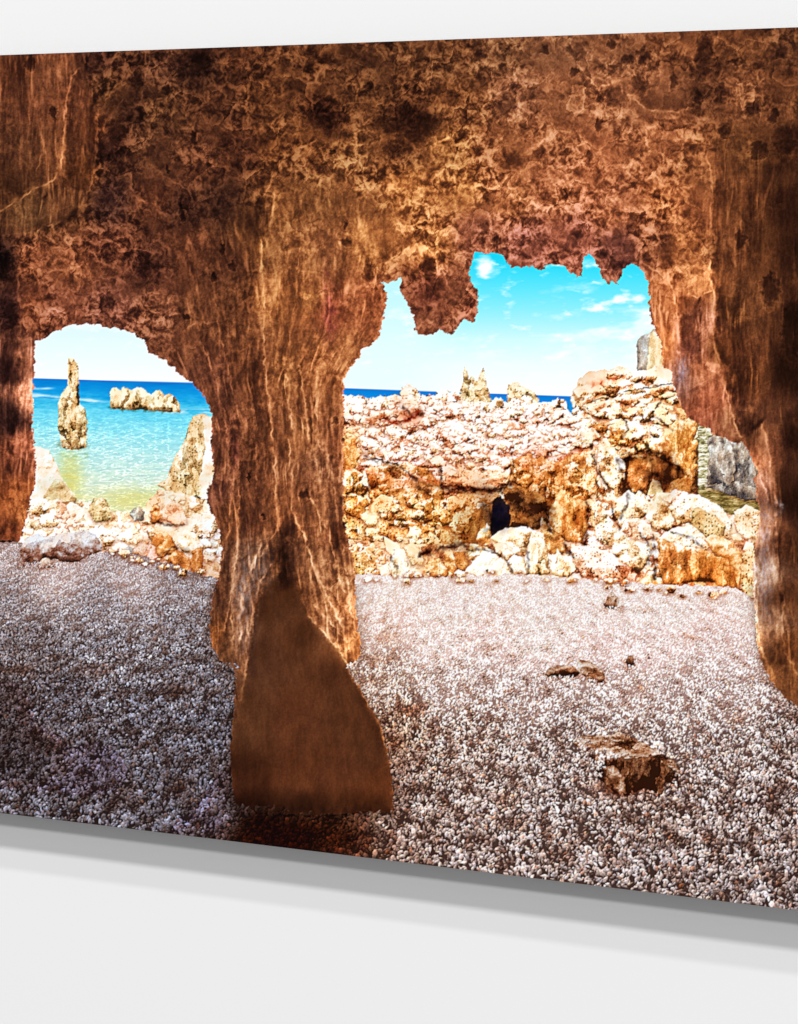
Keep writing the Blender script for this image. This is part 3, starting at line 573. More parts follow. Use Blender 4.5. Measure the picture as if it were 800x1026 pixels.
for i_, p_ in enumerate(([(352,572),(430,574),(520,571),(560,574),(560,582),(352,586)], [(560,576),(640,582),(660,584),(740,590),(758,600),(740,602),(640,594),(560,586)], [(105,549),(140,553),(205,572),(205,580),(130,562),(105,556)])):
    lumps(p_, 22, 1.6, 5.5, (PALE, ORNG)[i_ == 1], 80 + i_, part=pid('printed_rocky_shore') if False else None, base=.66, kl=.7, asp=1.2)
paint_ground(True)
# ================================================================== THE CAVE
P_CEIL = pid('printed_cave_ceiling'); P_PILLAR = pid('printed_rock_pillar'); P_RWALL = pid('printed_right_cave_wall')
P_LWALL = pid('printed_left_cave_wall'); P_HANG = pid('printed_hanging_rock'); P_BLOCK = pid('printed_overhanging_block'); P_FOOT = pid('printed_pillar_base')
CAVE = [(-200,-200),(1000,-200),(1000,860),(880,790),(800,708),(784,696),(772,680),(762,660),(759,636),(755,600),(755,570),(756,540),(757,550),(760,528),(762,508),(758,500),(756,480),(760,474),
 (752,456),(745,443),(740,446),(726,439),(714,434),(708,428),(698,424),(689,418),(684,408),(679.6,398.5),(675,385),(674,371.5),(664,369),(664,350),(659.5,336),(654,325),(650.7,306),(650,289.5),(647,274),(640,267.5),(632,263),
 (624,273),(618,285),(613,281),(608.6,285),(602,273),(596,259),(591,253.5),(585,256.5),(582.5,277),(574,274),(563,265),(548,265),(541,271.6),(534,266),(523,267.5),(512,267.5),(509,262),(503,253.8),(489.5,253.8),(475.8,252.4),(471.6,265),(470,281),(478.5,289.5),(480,300),(478.5,314),
 (475.8,322),(464.8,320),(459,325),(452.4,336),(441.4,329),(434.5,335),(421,336),(416.6,332),(414,315.6),(410,307),(404,295),(401,288),(403.7,281),(402,277),(396,281),(389,284.5),(382,282.6),(386,287),(388,295),(387.6,303),(383.5,320),(380.8,336),(372.5,346),(363,348.6),(360,358),
 (352,366.5),(345,379),(344.5,390),(345,416),(344.5,449),(343.6,467.5),(345,487),(344.5,511.5),(346.4,539),(352,550),(356,569),(356,605),(358.8,627),(361.5,649),(360,660),(353.6,668),(348.5,668),(356,682),(365.4,698),(374,713),(380.6,725),(387.3,749),(392.4,779),(395,803),(394,815),
 (368.7,813),(335,816.5),(301,817),(274,815),(250.6,811),(237,806),(232,779),(231,749),(233.7,722),(236,700),(235.4,672),(220,661),(212,648),(210,631),(212.5,605),(218.5,577.5),(222,558),(221,535),(215.8,522.5),(212.5,514),(208,504.6),(207.5,491),(212.5,481),(214.4,467.5),(211.6,449),(212.5,416),
 (210,408),(205,399),(198,389),(188,381),(176,370),(162,359),(150,352),(143,341),(133,332.5),(121,329.7),(106,327.5),(95,324),(82.5,325),(72,325),(64.6,328),(52,334),(42.6,338.5),(34.4,343),(34.4,369),(33,391),(33.5,404.5),(32.5,421),(34.4,443),(35.8,470),(35,487),(31,500.5),(26,520),(22,536),(18.7,543),(0,541),(-200,541)]
FOOT = [(235.4,672),(247,678),(252,640),(258,605),(266,585),(282,572),(296,585),(304,606),(309,617),(323,632),(340,652),(349,668),(365.4,698),(380.6,725),(387.3,749),(392.4,779),(395,803),(394,825),(300,830),(225,815),(228,760),(231,740),(233.7,722),(240,700)]
BLOCK = [(-200,-50),(88,-50),(86,60),(88,75),(93,90),(97,112),(98,150),(95,180),(88,196),(82,206),(72,214),(60,221),(45,229),(30,234),(14,236),(3,234),(-200,230)]
S = """20 60 72 38 22;60 62 96 54 32;95 62 48 26 18;130 60 58 32 20;160 65 62 36 24;200 66 34 18 12;240 62 60 32 18;300 62 68 38 20;370 60 62 36 20;450 60 74 44 24;500 48 88 56 34;560 46 98 62 40;620 50 96 58 36;680 50 88 50 28;740 46 78 44 24;795 40 66 38 22
30 100 84 46 28;75 95 92 50 30;90 130 84 44 24;110 90 62 36 20;130 110 44 24 16;160 110 64 38 22;220 105 62 34 20;270 95 72 40 20;325 118 46 22 12;360 100 72 42 22;413 122 44 22 12;460 100 84 48 24;520 95 104 64 42;560 100 112 66 40;620 100 114 68 42;660 90 96 56 34;707 80 62 34 20;745 95 90 52 30;785 90 72 40 22
20 150 76 44 26;60 155 96 56 32;80 170 78 42 20;110 150 42 22 16;150 150 66 38 24;200 165 70 38 24;240 150 58 30 18;280 150 82 46 22;310 140 88 50 24;350 155 98 60 30;400 145 72 40 20;450 150 116 72 34;500 150 108 62 34;550 140 118 68 40;600 160 130 72 42;660 150 124 70 40;700 165 112 64 34;745 150 76 44 22;790 160 46 24 12
12 190 60 34 18;30 210 84 56 32;70 205 78 46 26;110 200 48 28 24;150 205 72 38 24;185 210 48 26 18;225 200 46 26 18;255 215 66 38 20;280 210 104 62 30;320 200 98 60 30;360 200 112 68 34;410 190 134 80 36;460 190 136 82 38;510 195 132 76 42;560 190 134 76 46;610 210 132 74 46;670 205 134 74 38;700 215 112 60 32;740 200 74 40 20;790 210 40 20 10
5 260 26 14 12;30 260 96 50 30;70 265 104 56 34;110 250 74 38 26;150 265 58 30 22;190 250 78 42 26;230 265 66 36 22;265 250 104 64 32;300 255 122 74 38;330 250 112 66 36;370 240 138 84 40;430 240 142 86 42;480 235 118 66 48;530 245 112 60 50;580 240 116 62 50;620 250 92 50 44;655 240 108 60 38;690 240 128 72 36;730 250 84 46 24;760 250 66 36 18;790 250 40 20 10
8 310 38 20 20;30 310 94 48 30;60 310 104 56 40;110 310 88 48 38;160 315 92 52 36;200 310 88 50 30;235 310 82 46 26;275 300 130 78 38;310 300 126 74 36;330 310 118 56 34;370 310 128 66 36;430 300 84 40 28;460 300 108 60 40;475 305 110 56 40;430 325 108 60 42;675 300 152 82 42;700 280 160 96 50;700 320 122 70 50;735 310 78 44 22;770 310 68 38 20;798 310 40 20 10
8 370 50 26 24;24 360 110 64 48;28 395 176 112 88;10 420 46 26 24;215 380 92 52 36;250 370 84 46 26;290 370 118 70 36;320 360 128 74 38;345 360 138 82 44;665 345 158 84 38;690 350 128 72 56;685 385 122 80 70;705 375 140 78 50;725 350 86 46 22;745 380 72 38 18;795 370 36 18 8;710 400 136 68 44
10 460 90 44 28;26 450 128 66 46;15 500 118 56 24;25 510 126 64 28;10 535 84 38 20;220 440 96 54 38;245 450 84 46 28;275 440 98 56 32;305 440 128 78 44;320 460 118 74 48;340 450 118 66 38;212 495 92 52 38;705 415 126 62 42;735 420 112 66 42;755 430 60 32 18;765 435 108 66 42;775 445 92 52 34;795 440 36 18 8
230 520 98 56 32;250 520 90 50 30;285 510 106 60 34;310 520 112 66 38;332 520 118 72 44;343 530 84 42 22;765 480 134 86 66;758 465 142 78 46;785 480 62 36 20;798 500 38 18 8;765 530 152 112 92;782 540 74 42 26;798 545 52 28 12
222 590 78 46 30;240 590 112 84 66;255 560 106 78 60;283 560 54 28 14;300 560 110 70 44;325 570 124 82 52;345 580 138 90 54;352 610 176 112 64;335 630 138 90 56;355 640 168 100 48;215 640 104 58 26;230 650 84 54 34;242 640 116 82 60;765 580 138 116 104;770 620 126 96 76;782 600 66 38 22;795 600 74 42 22;761 640 150 102 66;778 660 74 42 20;792 650 82 44 20;775 676 110 66 34;795 690 92 54 26;840 600 50 26 12;840 700 60 32 14;870 400 30 14 8
270 600 74 40 20;285 590 70 36 16;300 640 78 42 20;260 650 76 42 24;330 680 82 44 22;245 720 82 48 26;300 720 88 46 24;350 720 82 44 22;375 750 82 44 22;240 780 62 30 14;300 780 88 45 22;350 780 86 44 22;385 790 94 46 20;300 808 60 28 12;250 806 48 20 8;370 806 78 36 14;-40 100 80 46 28;-40 200 60 34 20;-40 300 40 20 14;-40 450 60 30 18;-60 530 60 30 18"""
CS = [tuple(float(v) for v in q.split()) for q in S.replace('\n', ';').split(';') if q.strip()]

RID = [ # polyline, width px, strength
 ([(262,240),(262.5,276),(265,303),(264.5,331),(265,358),(269,394),(272,427),(275,460),(277,484),(276,506),(279,531)],1.1,.9),
 ([(239,459),(240,490),(239,517),(238,550),(232,594),(225,632)],.9,.7),([(257,448),(257,481)],.8,.5),([(232,481),(229.5,531),(221,572)],.9,.5),
 ([(289,440),(293,476),(292,512)],1.0,.6),([(293,514),(304,533),(312,561),(326,594),(342,627),(350,650)],1.3,.8),([(309,495),(328,531),(345,594)],1.1,.6),
 ([(328.5,456),(334,481),(338,520)],1.0,.5),([(271,566),(260,586),(254,610),(249,643),(246,676),(242,702)],1.4,.8),([(235,577),(232,616),(234,650)],1.2,.7),([(262,545),(252,570),(243,600),(241,640)],1.6,.7),([(278,530),(262,556)],1.1,.5),
 ([(309,617),(323,632.5),(339.5,652),(349,668),(365,697),(380,725),(387,749)],1.2,.8),([(315,606),(330,622),(345,640)],1.2,.6),([(346,480),(343,540),(350,600),(357,640)],1.2,.5),
 ([(285,360),(289,400),(293,430)],1.2,.6),([(300,365),(306,410),(309,440)],1.0,.5),([(318,372),(316,410),(321,450)],1.0,.4),([(275,195),(270,230),(266,260)],1.0,.4),
 ([(300,250),(296,300),(290,345)],.9,.35),([(215,300),(226,360),(240,420)],.8,.4),([(200,340),(215,375),(226,420),(230,470)],.8,.35),([(248,300),(252,380),(255,440)],.8,.3),
 ([(712,254),(712,279),(717,302),(714.5,324),(715.6,344),(723.5,367),(728,394),(735,417),(738,432),(744,438)],1.6,.9),
 ([(714,330),(720,362),(733,400),(745,430)],2.4,.4),
 ([(669.5,272),(675,295),(679.6,322),(680,353)],1.7,.8),([(644,270),(652,300),(658,326)],1.2,.5),([(661,290),(662,320),(668,350)],1.1,.4),
 ([(764,426),(770,446),(776,480),(778,500),(778,535)],1.6,.8),([(752,458),(762,476),(770,500)],1.1,.5),([(778,560),(782,572),(786,600),(784,628),(787,652),(800,676)],1.5,.6),([(757,560),(757,610),(762,648),(775,676)],1.6,.6),
 ([(85,55),(83,65),(72,76),(68,95),(65,112),(63,150),(60,172),(48,184),(32,190),(12,204),(0,212)],1.2,.8),([(98,110),(97,150),(92,186),(80,206)],1.1,.55),([(60,221),(30,234),(5,235)],1.0,.4),([(40,112),(42,150),(36,175)],.9,.4),([(30,100),(28,140)],.8,.3),
 ([(150,55),(142.5,95),(130,132),(125,160)],1.0,.6),([(150,55),(165,75),(176,100)],.8,.35),([(98,90),(112,88),(125,80),(126,60)],1.2,.45),([(103,130),(110,118),(122,100)],1.1,.45),
 ([(265,196),(275,175),(285,158),(300,148),(316,141)],1.3,.5),([(333,142),(360,146),(382,140),(398,132),(420,150),(450,138),(480,116),(490,98),(510,88)],1.4,.4),
 ([(383,268),(400,253),(417,244),(428,248),(436,258),(440,275)],1.4,.7),([(437,258),(446,276),(450,290)],1.1,.5),([(640,262),(660,272),(676,268)],1.3,.4),([(690,295),(700,298),(712,290)],1.3,.5),
 ([(630,95),(650,110),(680,112),(700,105)],1.1,.45),([(575,60),(600,88),(620,80),(628,100)],1.1,.4),([(530,150),(560,130),(580,135),(592,150)],1.1,.4),([(700,150),(712,165),(714,190),(712,250)],1.3,.45),
 ([(140,200),(155,205),(170,216),(180,214)],1.1,.45),([(150,165),(170,180),(190,190)],1.1,.45),([(60,236),(90,242),(110,240),(125,250)],1.0,.5),([(88,245),(100,262),(125,272)],1.0,.5),([(18,270),(18,300),(26,330)],1.3,.5),([(50,230),(80,250),(95,285)],.9,.35),
 ([(384,284),(388,295),(387,305),(382,325)],1.5,.35),([(404,292),(416,318),(420,333)],1.4,.3)]
CRE = [([(283,531),(284,560),(283,585)],6,.55),([(713,256),(720,302),(718,340),(730,380),(742,425)],5,.35),([(334,545),(338,560),(336,575)],4,.5),([(344,500),(346,540)],3,.4),([(702,298),(702,350)],1.4,.7),
 ([(679,300),(684,330),(682,350)],3,.3),([(86,60),(90,80),(98,120),(99,160),(94,190),(70,220),(30,238)],4,.55),([(778,505),(781,560),(784,600)],3.5,.4),([(773,580),(776,640),(786,670)],4,.3),
 ([(34,410),(28,420),(12,432)],2,.3),([(20,345),(20,400),(12,430),(8,500)],4,.45),([(745,436),(758,428),(766,420)],2.5,.5),([(301,365),(299,420)],2.5,.35),([(311,420),(314,470)],2,.3),([(278,300),(278,350)],3,.25),([(225,330),(222,380),(240,470)],3,.25),
 ([(60,175),(66,183),(52,192),(36,200)],2.2,.45),([(254,90),(262,150),(262,200),(263,240)],6,.4),([(262,360),(268,420)],3,.3),([(309,485),(306,500)],2.5,.5),([(240,808),(300,816),(390,814)],8,.25)]
PITS = [(547,50,5,5),(580,50,12,9),(613,44,5,7),(646,55,9,9),(611,69,8,6),(628,59,6,6),(575.5,72,5,5),(707,54,11,22),(719,67,6,9),(675,81,5,10),(700,99,6,11),(739,62,11,4),(783,52,7,7),(753,109,8,8),(775,116,6,9),(727,131,8,7),(601,125,4,9),(592,155,4,6),(567,195,3,8),(602.6,97.6,5,5),
 (481,55,7,7),(506,47,7,6),(504.6,104,15,15),(515,161.6,14,10),(501,178,5,5),(486,229,6,6),(498,241,5,5),(346,242.6,6,5),(346,226,3,4),(369.6,85.7,5,4),(332.5,151.5,4,4),(525,204,5,5),(370,270,6,14),(430,268,8,11),
 (194,136,3,6),(240,126,3,6),(209,165,4,4),(202,62,14,12),(182,209,3,14),(142,263,9,16),(54,114,3,8),(223,249,3,6),(233,266,5,6),(61,315,4,3),(245,96,4,6),(2,263,8,20),(168,170,3,5),(103,160,3,5),(110,158,3,4),(186,317,4,4),(215,277,3,5),(305,495,5,6),(264,518,3,3),(249,480,2,5),(336,421,4,5),(344,440,3,5),
 (640,83,9,13),(618,96,12,13),(326,118,26,12),(413,124,44,18),(398,150,14,10),(742,240,6,14),(772,290,10,18),(795,330,12,30),(790,140,16,16),(760,150,10,10),(30,62,6,10)]
PLANES = [ # polygon, tone offset, softness
 ([(650,275),(669,274),(676,300),(680,330),(680,360),(676,371),(664,371),(664,350),(655,325)],.22,1.5),
 ([(680,298),(700,300),(700,355),(686,352),(682,330)],-.22,2),([(703,298),(713,296),(716,330),(714,345),(722,372),(716,376),(703,360)],.12,2),
 ([(684,385),(708,368),(722,375),(734,420),(742,442),(726,438),(700,424)],.10,2),([(690,275),(710,272),(712,290),(695,297)],.28,2),([(705,362),(720,365),(722,376),(712,372)],.35,1.5),
 ([(716,258),(738,250),(745,330),(740,380),(724,360),(718,300)],-.10,3),([(728,330),(800,300),(800,420),(762,425),(748,440),(736,400)],-.22,4),([(745,262),(775,250),(790,330),(770,400),(750,330)],.12,6),
 ([(746,440),(762,424),(772,450),(778,500),(760,472)],.18,2),([(782,420),(810,400),(810,540),(784,520)],-.25,5),([(759,540),(777,545),(782,590),(780,630),(762,640)],.12,2),([(785,575),(800,580),(806,700),(790,660)],.12,3),
 ([(648,230),(660,210),(690,205),(712,190),(712,255),(690,262),(660,262)],.10,4),([(655,225),(668,215),(676,240),(672,262),(660,258)],-.28,3),([(684,205),(704,200),(708,240),(694,258),(686,232)],-.22,3),
 ([(66,90),(90,78),(95,120),(95,160),(88,190),(72,192),(64,170),(66,120)],-.22,2.5),([(3,212),(48,186),(62,176),(80,192),(70,210),(30,232),(5,233)],.0,2),([(0,60),(24,60),(28,120),(24,180),(0,200)],-.14,5),([(26,70),(62,70),(62,170),(40,180)],.12,6),
 ([(98,120),(130,130),(128,190),(100,190)],-.20,5),([(150,60),(172,70),(178,110),(168,140),(150,150),(136,120)],-.06,3),([(264,320),(300,330),(342,330),(340,362),(300,366),(268,358)],-.10,4),
 ([(283,240),(300,240),(300,340),(282,340)],-.10,3),([(262,240),(282,240),(282,350),(264,340)],.12,3),([(310,370),(345,355),(344,400),(318,420)],.10,3),([(318,372),(334,366),(340,380),(322,386)],-.22,3),
 ([(225,380),(258,360),(272,430),(276,520),(262,545),(236,520),(228,450)],-.08,4),([(276,530),(292,514),(304,545),(300,580),(284,590)],-.35,4),([(328,520),(342,480),(345,540),(352,580),(340,560)],-.16,3),
 ([(262,545),(276,535),(282,560),(262,585)],-.30,4),([(403,292),(415,284),(440,300),(440,326),(420,334)],.10,3),([(420,262),(438,262),(440,300),(426,305)],-.28,3),([(466,284),(479,290),(478,314),(466,318)],-.10,2),
 ([(385,268),(410,254),(420,262),(404,276),(385,282)],.22,3),([(480,250),(500,235),(590,240),(585,256),(500,255)],-.06,4),([(590,225),(640,230),(636,262),(618,284),(600,262)],-.14,3),
 ([(0,300),(18,300),(20,420),(10,440),(0,440)],-.25,3),([(20,350),(34,345),(33,420),(22,430)],.16,2),([(0,440),(20,432),(30,470),(28,510),(0,500)],.10,3),([(30,265),(60,258),(80,300),(40,330),(22,330)],.10,6)]
def paint_cave():
    yq = np.array([-50,200,280,330,380,430,480,540,600,660,720,800], F)
    lq = np.array([150,150,170,180,196,212,210,218,214,216,232,232], F); rq = np.array([420,400,392,384,350,345,344,346,356,360,378,394], F)
    L = np.interp(Y, yq, lq).astype(F); R = np.interp(Y, yq, rq).astype(F)
    wx, wy = warp(X, Y, 1.9, 7, 601); wx += 1.2 * fbm(X / 2.6, Y / 2.6, 2, 605); 
    rwx, rwy = warp(X, Y, 1.6, 8, 603)
    ws = small(lambda a, b: fbm(a / 60, b / 60, 3, 611), 3)
    L = blur(L, 9); R = blur(R, 9)
    su = (X - (L + R) / 2) / (R - L) * 140
    # flow masks
    aa = np.abs((X - (L + R) / 2) / ((R - L) / 2)) - .45 * sst(320, 370, Y)
    mp = sst(-1.22, -.72, -aa - .12 * ws) * sst(150, 250, Y + ws * 60)
    mr = sst(690, 725, X + ws * 12) * sst(120, 175, Y + ws * 20)
    mr = np.maximum(mr, sst(640, 652, X) * sst(255, 290, Y))
    ml = sst(42, 34, X) * sst(300, 350, Y)
    wbx, wby = warp(X, Y, 3, 14, 620)
    sdb = poly_sd(wbx, wby, BLOCK); mb = sst(-2, 4, sdb)
    sdf = poly_sd(wx, wy, FOOT); mf = sst(-3, 5, sdf)
    ms = np.maximum.reduce([mp, mr, ml, mb]); 
    # vertical, fibrous rock
    u = np.where(mp > .02, su, X) + 2.5 * ws
    u = u + 1.0 * fbm(X / 20, Y / 60, 3, 621)
    hs = ridged(u / 46, Y / 260, 3, 622, .5) * 10.5 + ridged(u / 17, Y / 110, 3, 623, .5) * 3.4 * (1 + ws) + fbm(u / 6.0, Y / 26, 3, 627) * 1.1 + fbm(X / 15, Y / 30, 5, 628, .55) * 2.6 + fbm(X / 3.0, Y / 3.8, 3, 629) * 1.0
    lines_ = np.clip(ridged(u / 11, Y / 95, 2, 637, .6) - .62, 0, 1) * np.clip(.5 + fbm(X / 20, Y / 30, 3, 638) * 1.6, 0, 1.3)
    hs = hs + lines_ * 8 + ridged(u / 5.2, Y / 30, 3, 639, .6) * 2.3
    w1, w2, wi, _, _ = worley(u / 7 + ws, Y / 17, 633); hs = hs - 2.6 * sst(.4, .1, w1) * (_rnd[wi, 0] < .22) + fbm(X / 22, Y / 40, 3, 631) * 5
    # spongy, pitted rock
    qx, qy = warp(X, Y, 2.6, 12, 641)
    f1, f2, idw_, _, _ = worley(qx / 8.5, qy / 10.5, 643)
    g1, g2, idg, _, _ = worley(qx / 19 + 3, qy / 21, 647)
    k1, k2, idk, _, _ = worley(qx / 4.3, qy / 4.8, 653)
    f1b, f2b, idb, _, _ = worley(qx / 27 + .3, qy / 24, 649)
    dep = .25 + .9 * _rnd[idb, 0]; dep2 = .1 + 1.1 * _rnd[idg, 3] ** 1.5; dep3 = .1 + 1.0 * _rnd[idw_, 3] ** 1.5
    pits = -3.4 * sst(.42, .08, f1) * (_rnd[idw_, 1] < .5) - 6.5 * sst(.38, .14, g1) * (_rnd[idg, 1] < .28) - 1.5 * sst(.42, .1, k1) * (_rnd[idk, 1] < .45)
    hc = fbm(qx / 40, qy / 32, 4, 661, .5) * 14.0 + -7 * f1b ** 2 * dep + 6.5 * sst(0, .75, g1) * dep2 + 3.2 * sst(0, .7, f1) * dep3 + ridged((qx + .5 * qy) / 5.5, (qy - .4 * qx) / 9, 3, 667, .6) * 2.6 + fbm((qx - .7 * qy) / 2.6, (qy + .3 * qx) / 6, 3, 668, .6) * 1.9 + pits * .6 + fbm(qx / 7, qy / 7, 5, 665, .62) * 3.3
    PL = np.zeros((NR, NC), F)
    for i, (pl, v, sf) in enumerate(PLANES):
        a = np.array(pl, float); sl = box(a[:, 0].min() - 12, a[:, 1].min() - 12, a[:, 0].max() + 12, a[:, 1].max() + 12)
        q = poly_sd(wx[sl], wy[sl], pl); PL[sl] += 1.45 * v * sst(-sf, sf, q)
    hc = hc - blur(hc, 22); hs = hs - blur(hs, 22)
    clump = small(lambda a, b: fbm(a / 45, b / 38, 3, 671), 3)
    rough = np.clip(.82 + clump * .9, .35, 1.35)
    right_c = sst(470, 560, X) * sst(230, 90, Y)         # the smoother ceiling at upper right
    hc = hc * (rough * (1 - .42 * right_c))
    hf = fbm(X / 26, Y / 34, 4, 681) * 3.5 + fbm(X / 12, Y / 16, 4, 683, .6) * 1.1 + fbm(X / 1.8, Y / 2.4, 2, 685) * .4
    h = hc * (1 - .66 * ms) + hs * ms * .78
    h = blur(h, .5) * .35 + h * .65
    h = h + mb * np.minimum(sdb, 14) * .35
    smr = np.maximum(sst(735, 775, X) * .5, sst(655, 700, X) * .3) * mr + mb * .25
    h = h * (1 - smr)
    h = h * (1 - mf) + (hf + .16 * hs) * mf
    # hand-placed features
    rid = np.zeros((NR, NC), F); ridw = np.zeros((NR, NC), F); cre = np.zeros((NR, NC), F)
    for arr, lst in ((rid, RID), (cre, CRE)):
        for i, (pl, w, k) in enumerate(lst):
            a = np.array(pl); pad = w * 10 + 8
            sl = box(a[:, 0].min() - pad, a[:, 1].min() - pad, a[:, 0].max() + pad, a[:, 1].max() + pad)
            px, py = rwx[sl], rwy[sl]; d = np.full(px.shape, 1e9, F)
            for j in range(len(pl) - 1): d = np.minimum(d, seg_d2(px, py, pl[j], pl[j + 1])[0])
            if lst is RID: ridw[sl] = np.maximum(ridw[sl], k * np.exp(-d / (3.4 * w) ** 2))
            br = np.clip(.72 + 1.5 * perlin(px / 7, py / 11, 700 + i), 0, 1.4)
            arr[sl] = np.maximum(arr[sl], k * np.exp(-d / (w * w * (.6 if lst is RID else 1))) * br)
    pit = np.zeros((NR, NC), F); rim = np.zeros((NR, NC), F)
    vx, vy = warp(X, Y, 3.0, 9, 721)
    for (a, b, rx, ry) in PITS:
        sl = box(a - rx * 2.2 - 4, b - ry * 2.2 - 4, a + rx * 2.2 + 4, b + ry * 2.2 + 4)
        q = np.sqrt(((vx[sl] - a) / rx) ** 2 + ((vy[sl] - b) / ry) ** 2)
        q = q + .25 * fbm(X[sl] / 5, Y[sl] / 5, 3, 723)
        pit[sl] = np.maximum(pit[sl], sst(1.15, .45, q) * (.95 if rx < 12 else .6) * np.clip(.85 - .35 * (Y[sl] - b) / ry, .3, 1.2))
        rim[sl] = np.maximum(rim[sl], np.exp(-((q - 1.12) / .13) ** 2) * sst(-1.2, .6, (Y[sl] - b) / ry) * .6)
    h = h + rid * 2.0 + ridw * 4.6 - cre * 3
    gx, gy = grad(h); gxc, gyc = grad(blur(h, 4))
    lx = np.interp(X, [0, 60, 200, 262, 275, 390, 640, 715, 880], [.8, .4, -.7, -.8, .5, .8, -.5, -.9, -.9]).astype(F) * np.maximum(ms, .35)
    ly = (.85 * (1 - ms) - .15 * ms)
    lit = .75 * np.tanh((-(gx * lx + gy * ly)) * .55) + .95 * np.tanh(-(gxc * lx + gyc * ly) * 1.5)
    c1 = h - blur(h, 1.6); c3 = h - blur(h, 4.5); c9 = h - blur(h, 12)
    ex = .30 * lit + .17 * np.tanh(c1 * .9) * 1.2 + .115 * np.clip(c3, -5, 5) * .75 + .055 * np.clip(c9, -11, 9)
    ex = ex * (1 - .5 * mf) * (1 - .14 * ms) - .04 - .03 * ms
    fine = fbm(X / 1.6, Y / 1.6, 2, 731)
    ex = ex + fine * (.10 - .06 * mf) + lines_ * ms * (1 - mf) * .9 - .05 * ms
    ex = ex + PL + .09
    ex = ex - 1.05 * pit + .40 * rim + .50 * rid * (1 - .25 * mf) - .85 * cre
    ex = ex + clump * .16 * (1 - mf)
    ex = ex * (.74 + .06 * ms)
    t = np.exp(np.where(ex > 0, .92 * np.tanh(ex * 1.15), 1.9 * np.tanh(ex / 1.7)))
    C = small(lambda a, b: idw(a, b, CS, 4.0), 5)
    hue = small(lambda a, b: fbm(a / 34, b / 34, 3, 741), 2)[..., None] 
    c = C * col(.97, .95, .97) * (1 + hue * col(.04, -.02, -.06))
    hi = np.clip(t - 1, 0, 2)[..., None]; lo = np.clip(1 - t, 0, 1)[..., None]
    lum = C @ col(.35, .5, .15)
    lt = (lum * .98 + 4) * t * (1 - .14 * mf) * (1 - .12 * mb) * (1 - .13 * mp * sst(275, 245, X) * (1 - mf))
    cr = ramp(lt, [(0, (8, 4, 3)), (12, (26, 12, 8)), (28, (60, 29, 19)), (48, (101, 53, 30)), (70, (144, 79, 43)), (95, (185, 110, 62)), (125, (217, 148, 92)), (165, (240, 190, 138)), (220, (252, 228, 196))])
    c = c * 1.0 * t[..., None] * (1 + lo * col(.05, -.08, -.06)) * (1 + hi * col(-.06, .04, .16))
    c = cr * .68 + c * .32
    stain = small(lambda a, b: fbm(a / 16, b / 34, 4, 761), 2)[..., None] * mf[..., None]
    c = c * (1 + stain * col(.10, .12, .16))
    c = c * (1 - .28 * (mf * sst(785, 812, Y))[..., None])
    # pale scratches near the edges of the pillar and lower wall, magenta mineral stains
    for (a, b, rx, ry, k) in ((331,318,7,26,.55),(236,452,4,16,.5),(327,280,4,18,.3)):
        m = k * np.exp(-(((wx - a) / rx) ** 2 + ((wy - b) / ry) ** 2)) * (.6 + .6 * np.clip(fbm(X / 4, Y / 9, 3, 751), -1, 1))
        m = np.clip(m, 0, 1)[..., None]; c = c + (c.mean(-1, keepdims=True) * col(1.35, .45, .62) - c) * m
    # pale bluish patches
    for (a, b, rx, ry, k) in ((683,372,6,14,.6),(767,560,7,60,.45),(685,365,4,5,.5),(781,508,4,6,.7),(245,600,10,45,.3),(262,575,12,22,.25)):
        m = k * np.exp(-(((wx - a) / rx) ** 2 + ((wy - b) / ry) ** 2)) * np.clip(.7 + .9 * fbm(u / 4, Y / 9, 3, 757), 0, 1.4)
        m = np.clip(m, 0, 1)[..., None]; c = c + (col(178, 170, 182) * (.55 + .5 * np.clip(t, 0, 1.8)[..., None]) - c) * m
    # rim light painted into the colour along the cave's outline
    sd = poly_sd(np.where(Y > 690, rwx, wx), np.where(Y > 690, rwy, wy), CAVE)
    edge = np.exp(-np.clip(sd, 0, 99) / 2.2)[..., None] * ((X > 340) & (Y < 350))[..., None]
    c = c + (col(158, 92, 72) - c) * edge * .25
    e2 = np.exp(-np.clip(sd, 0, 99) / 1.3)[..., None] * ((Y > 350) & (Y < 690))[..., None]
    c = c + (c * 1.35 + 12 - c) * e2 * .6
    c = np.clip(c, 4, 250)
    # soft shade that the pillar and walls cast on the pebbles at their foot
    al = np.clip(sd / STEP * .8 + .5, 0, 1)
    near = np.exp(-np.clip(-sd, 0, 99) / 5.0) * (Y > 585) * ((X < 420) | (X > 740))
    IMG[:] *= 1 - (.6 * near * (sd < 0))[..., None] * (1 - col(.55, .40, .32))
    lit = None
    comp((slice(0, NR), slice(0, NC)), al, c)
    m = al > .5
    PART[m] = P_CEIL
    PART[m & (X > 640) & (Y > np.interp(X, [640, 690, 715, 740, 880], [262, 230, 175, 150, 150]))] = P_RWALL
    PART[m & (X < 45) & (Y > 236) & (Y > np.interp(X, [-80, 18, 34, 45], [236, 250, 342, 350]))] = P_LWALL
    pl = m & (X > 150) & (X < 400) & (Y > np.interp(X, [150, 212, 240, 262, 300, 340, 372, 390], [700, 400, 330, 215, 200, 208, 262, 284]))
    PART[pl] = P_PILLAR
    PART[m & (sdf > 0)] = P_FOOT
    PART[m & (X > 398) & (X < 484) & (Y > np.interp(X, [398, 412, 440, 462, 484], [278, 262, 258, 262, 254]))] = P_HANG
    PART[m & (sdb > 0)] = P_BLOCK
paint_cave()
_m = np.isin(PART, [P_CEIL, P_PILLAR, P_RWALL, P_LWALL, P_HANG, P_BLOCK, P_FOOT])
settle(_m, small(lambda a, b: idw(a, b, CS, 4.0), 5) * col(1.31, 1.25, 1.25) * np.where(PART == P_FOOT, .74, 1.0)[..., None] + 5, 14, .6, .5, 1.9, 0)
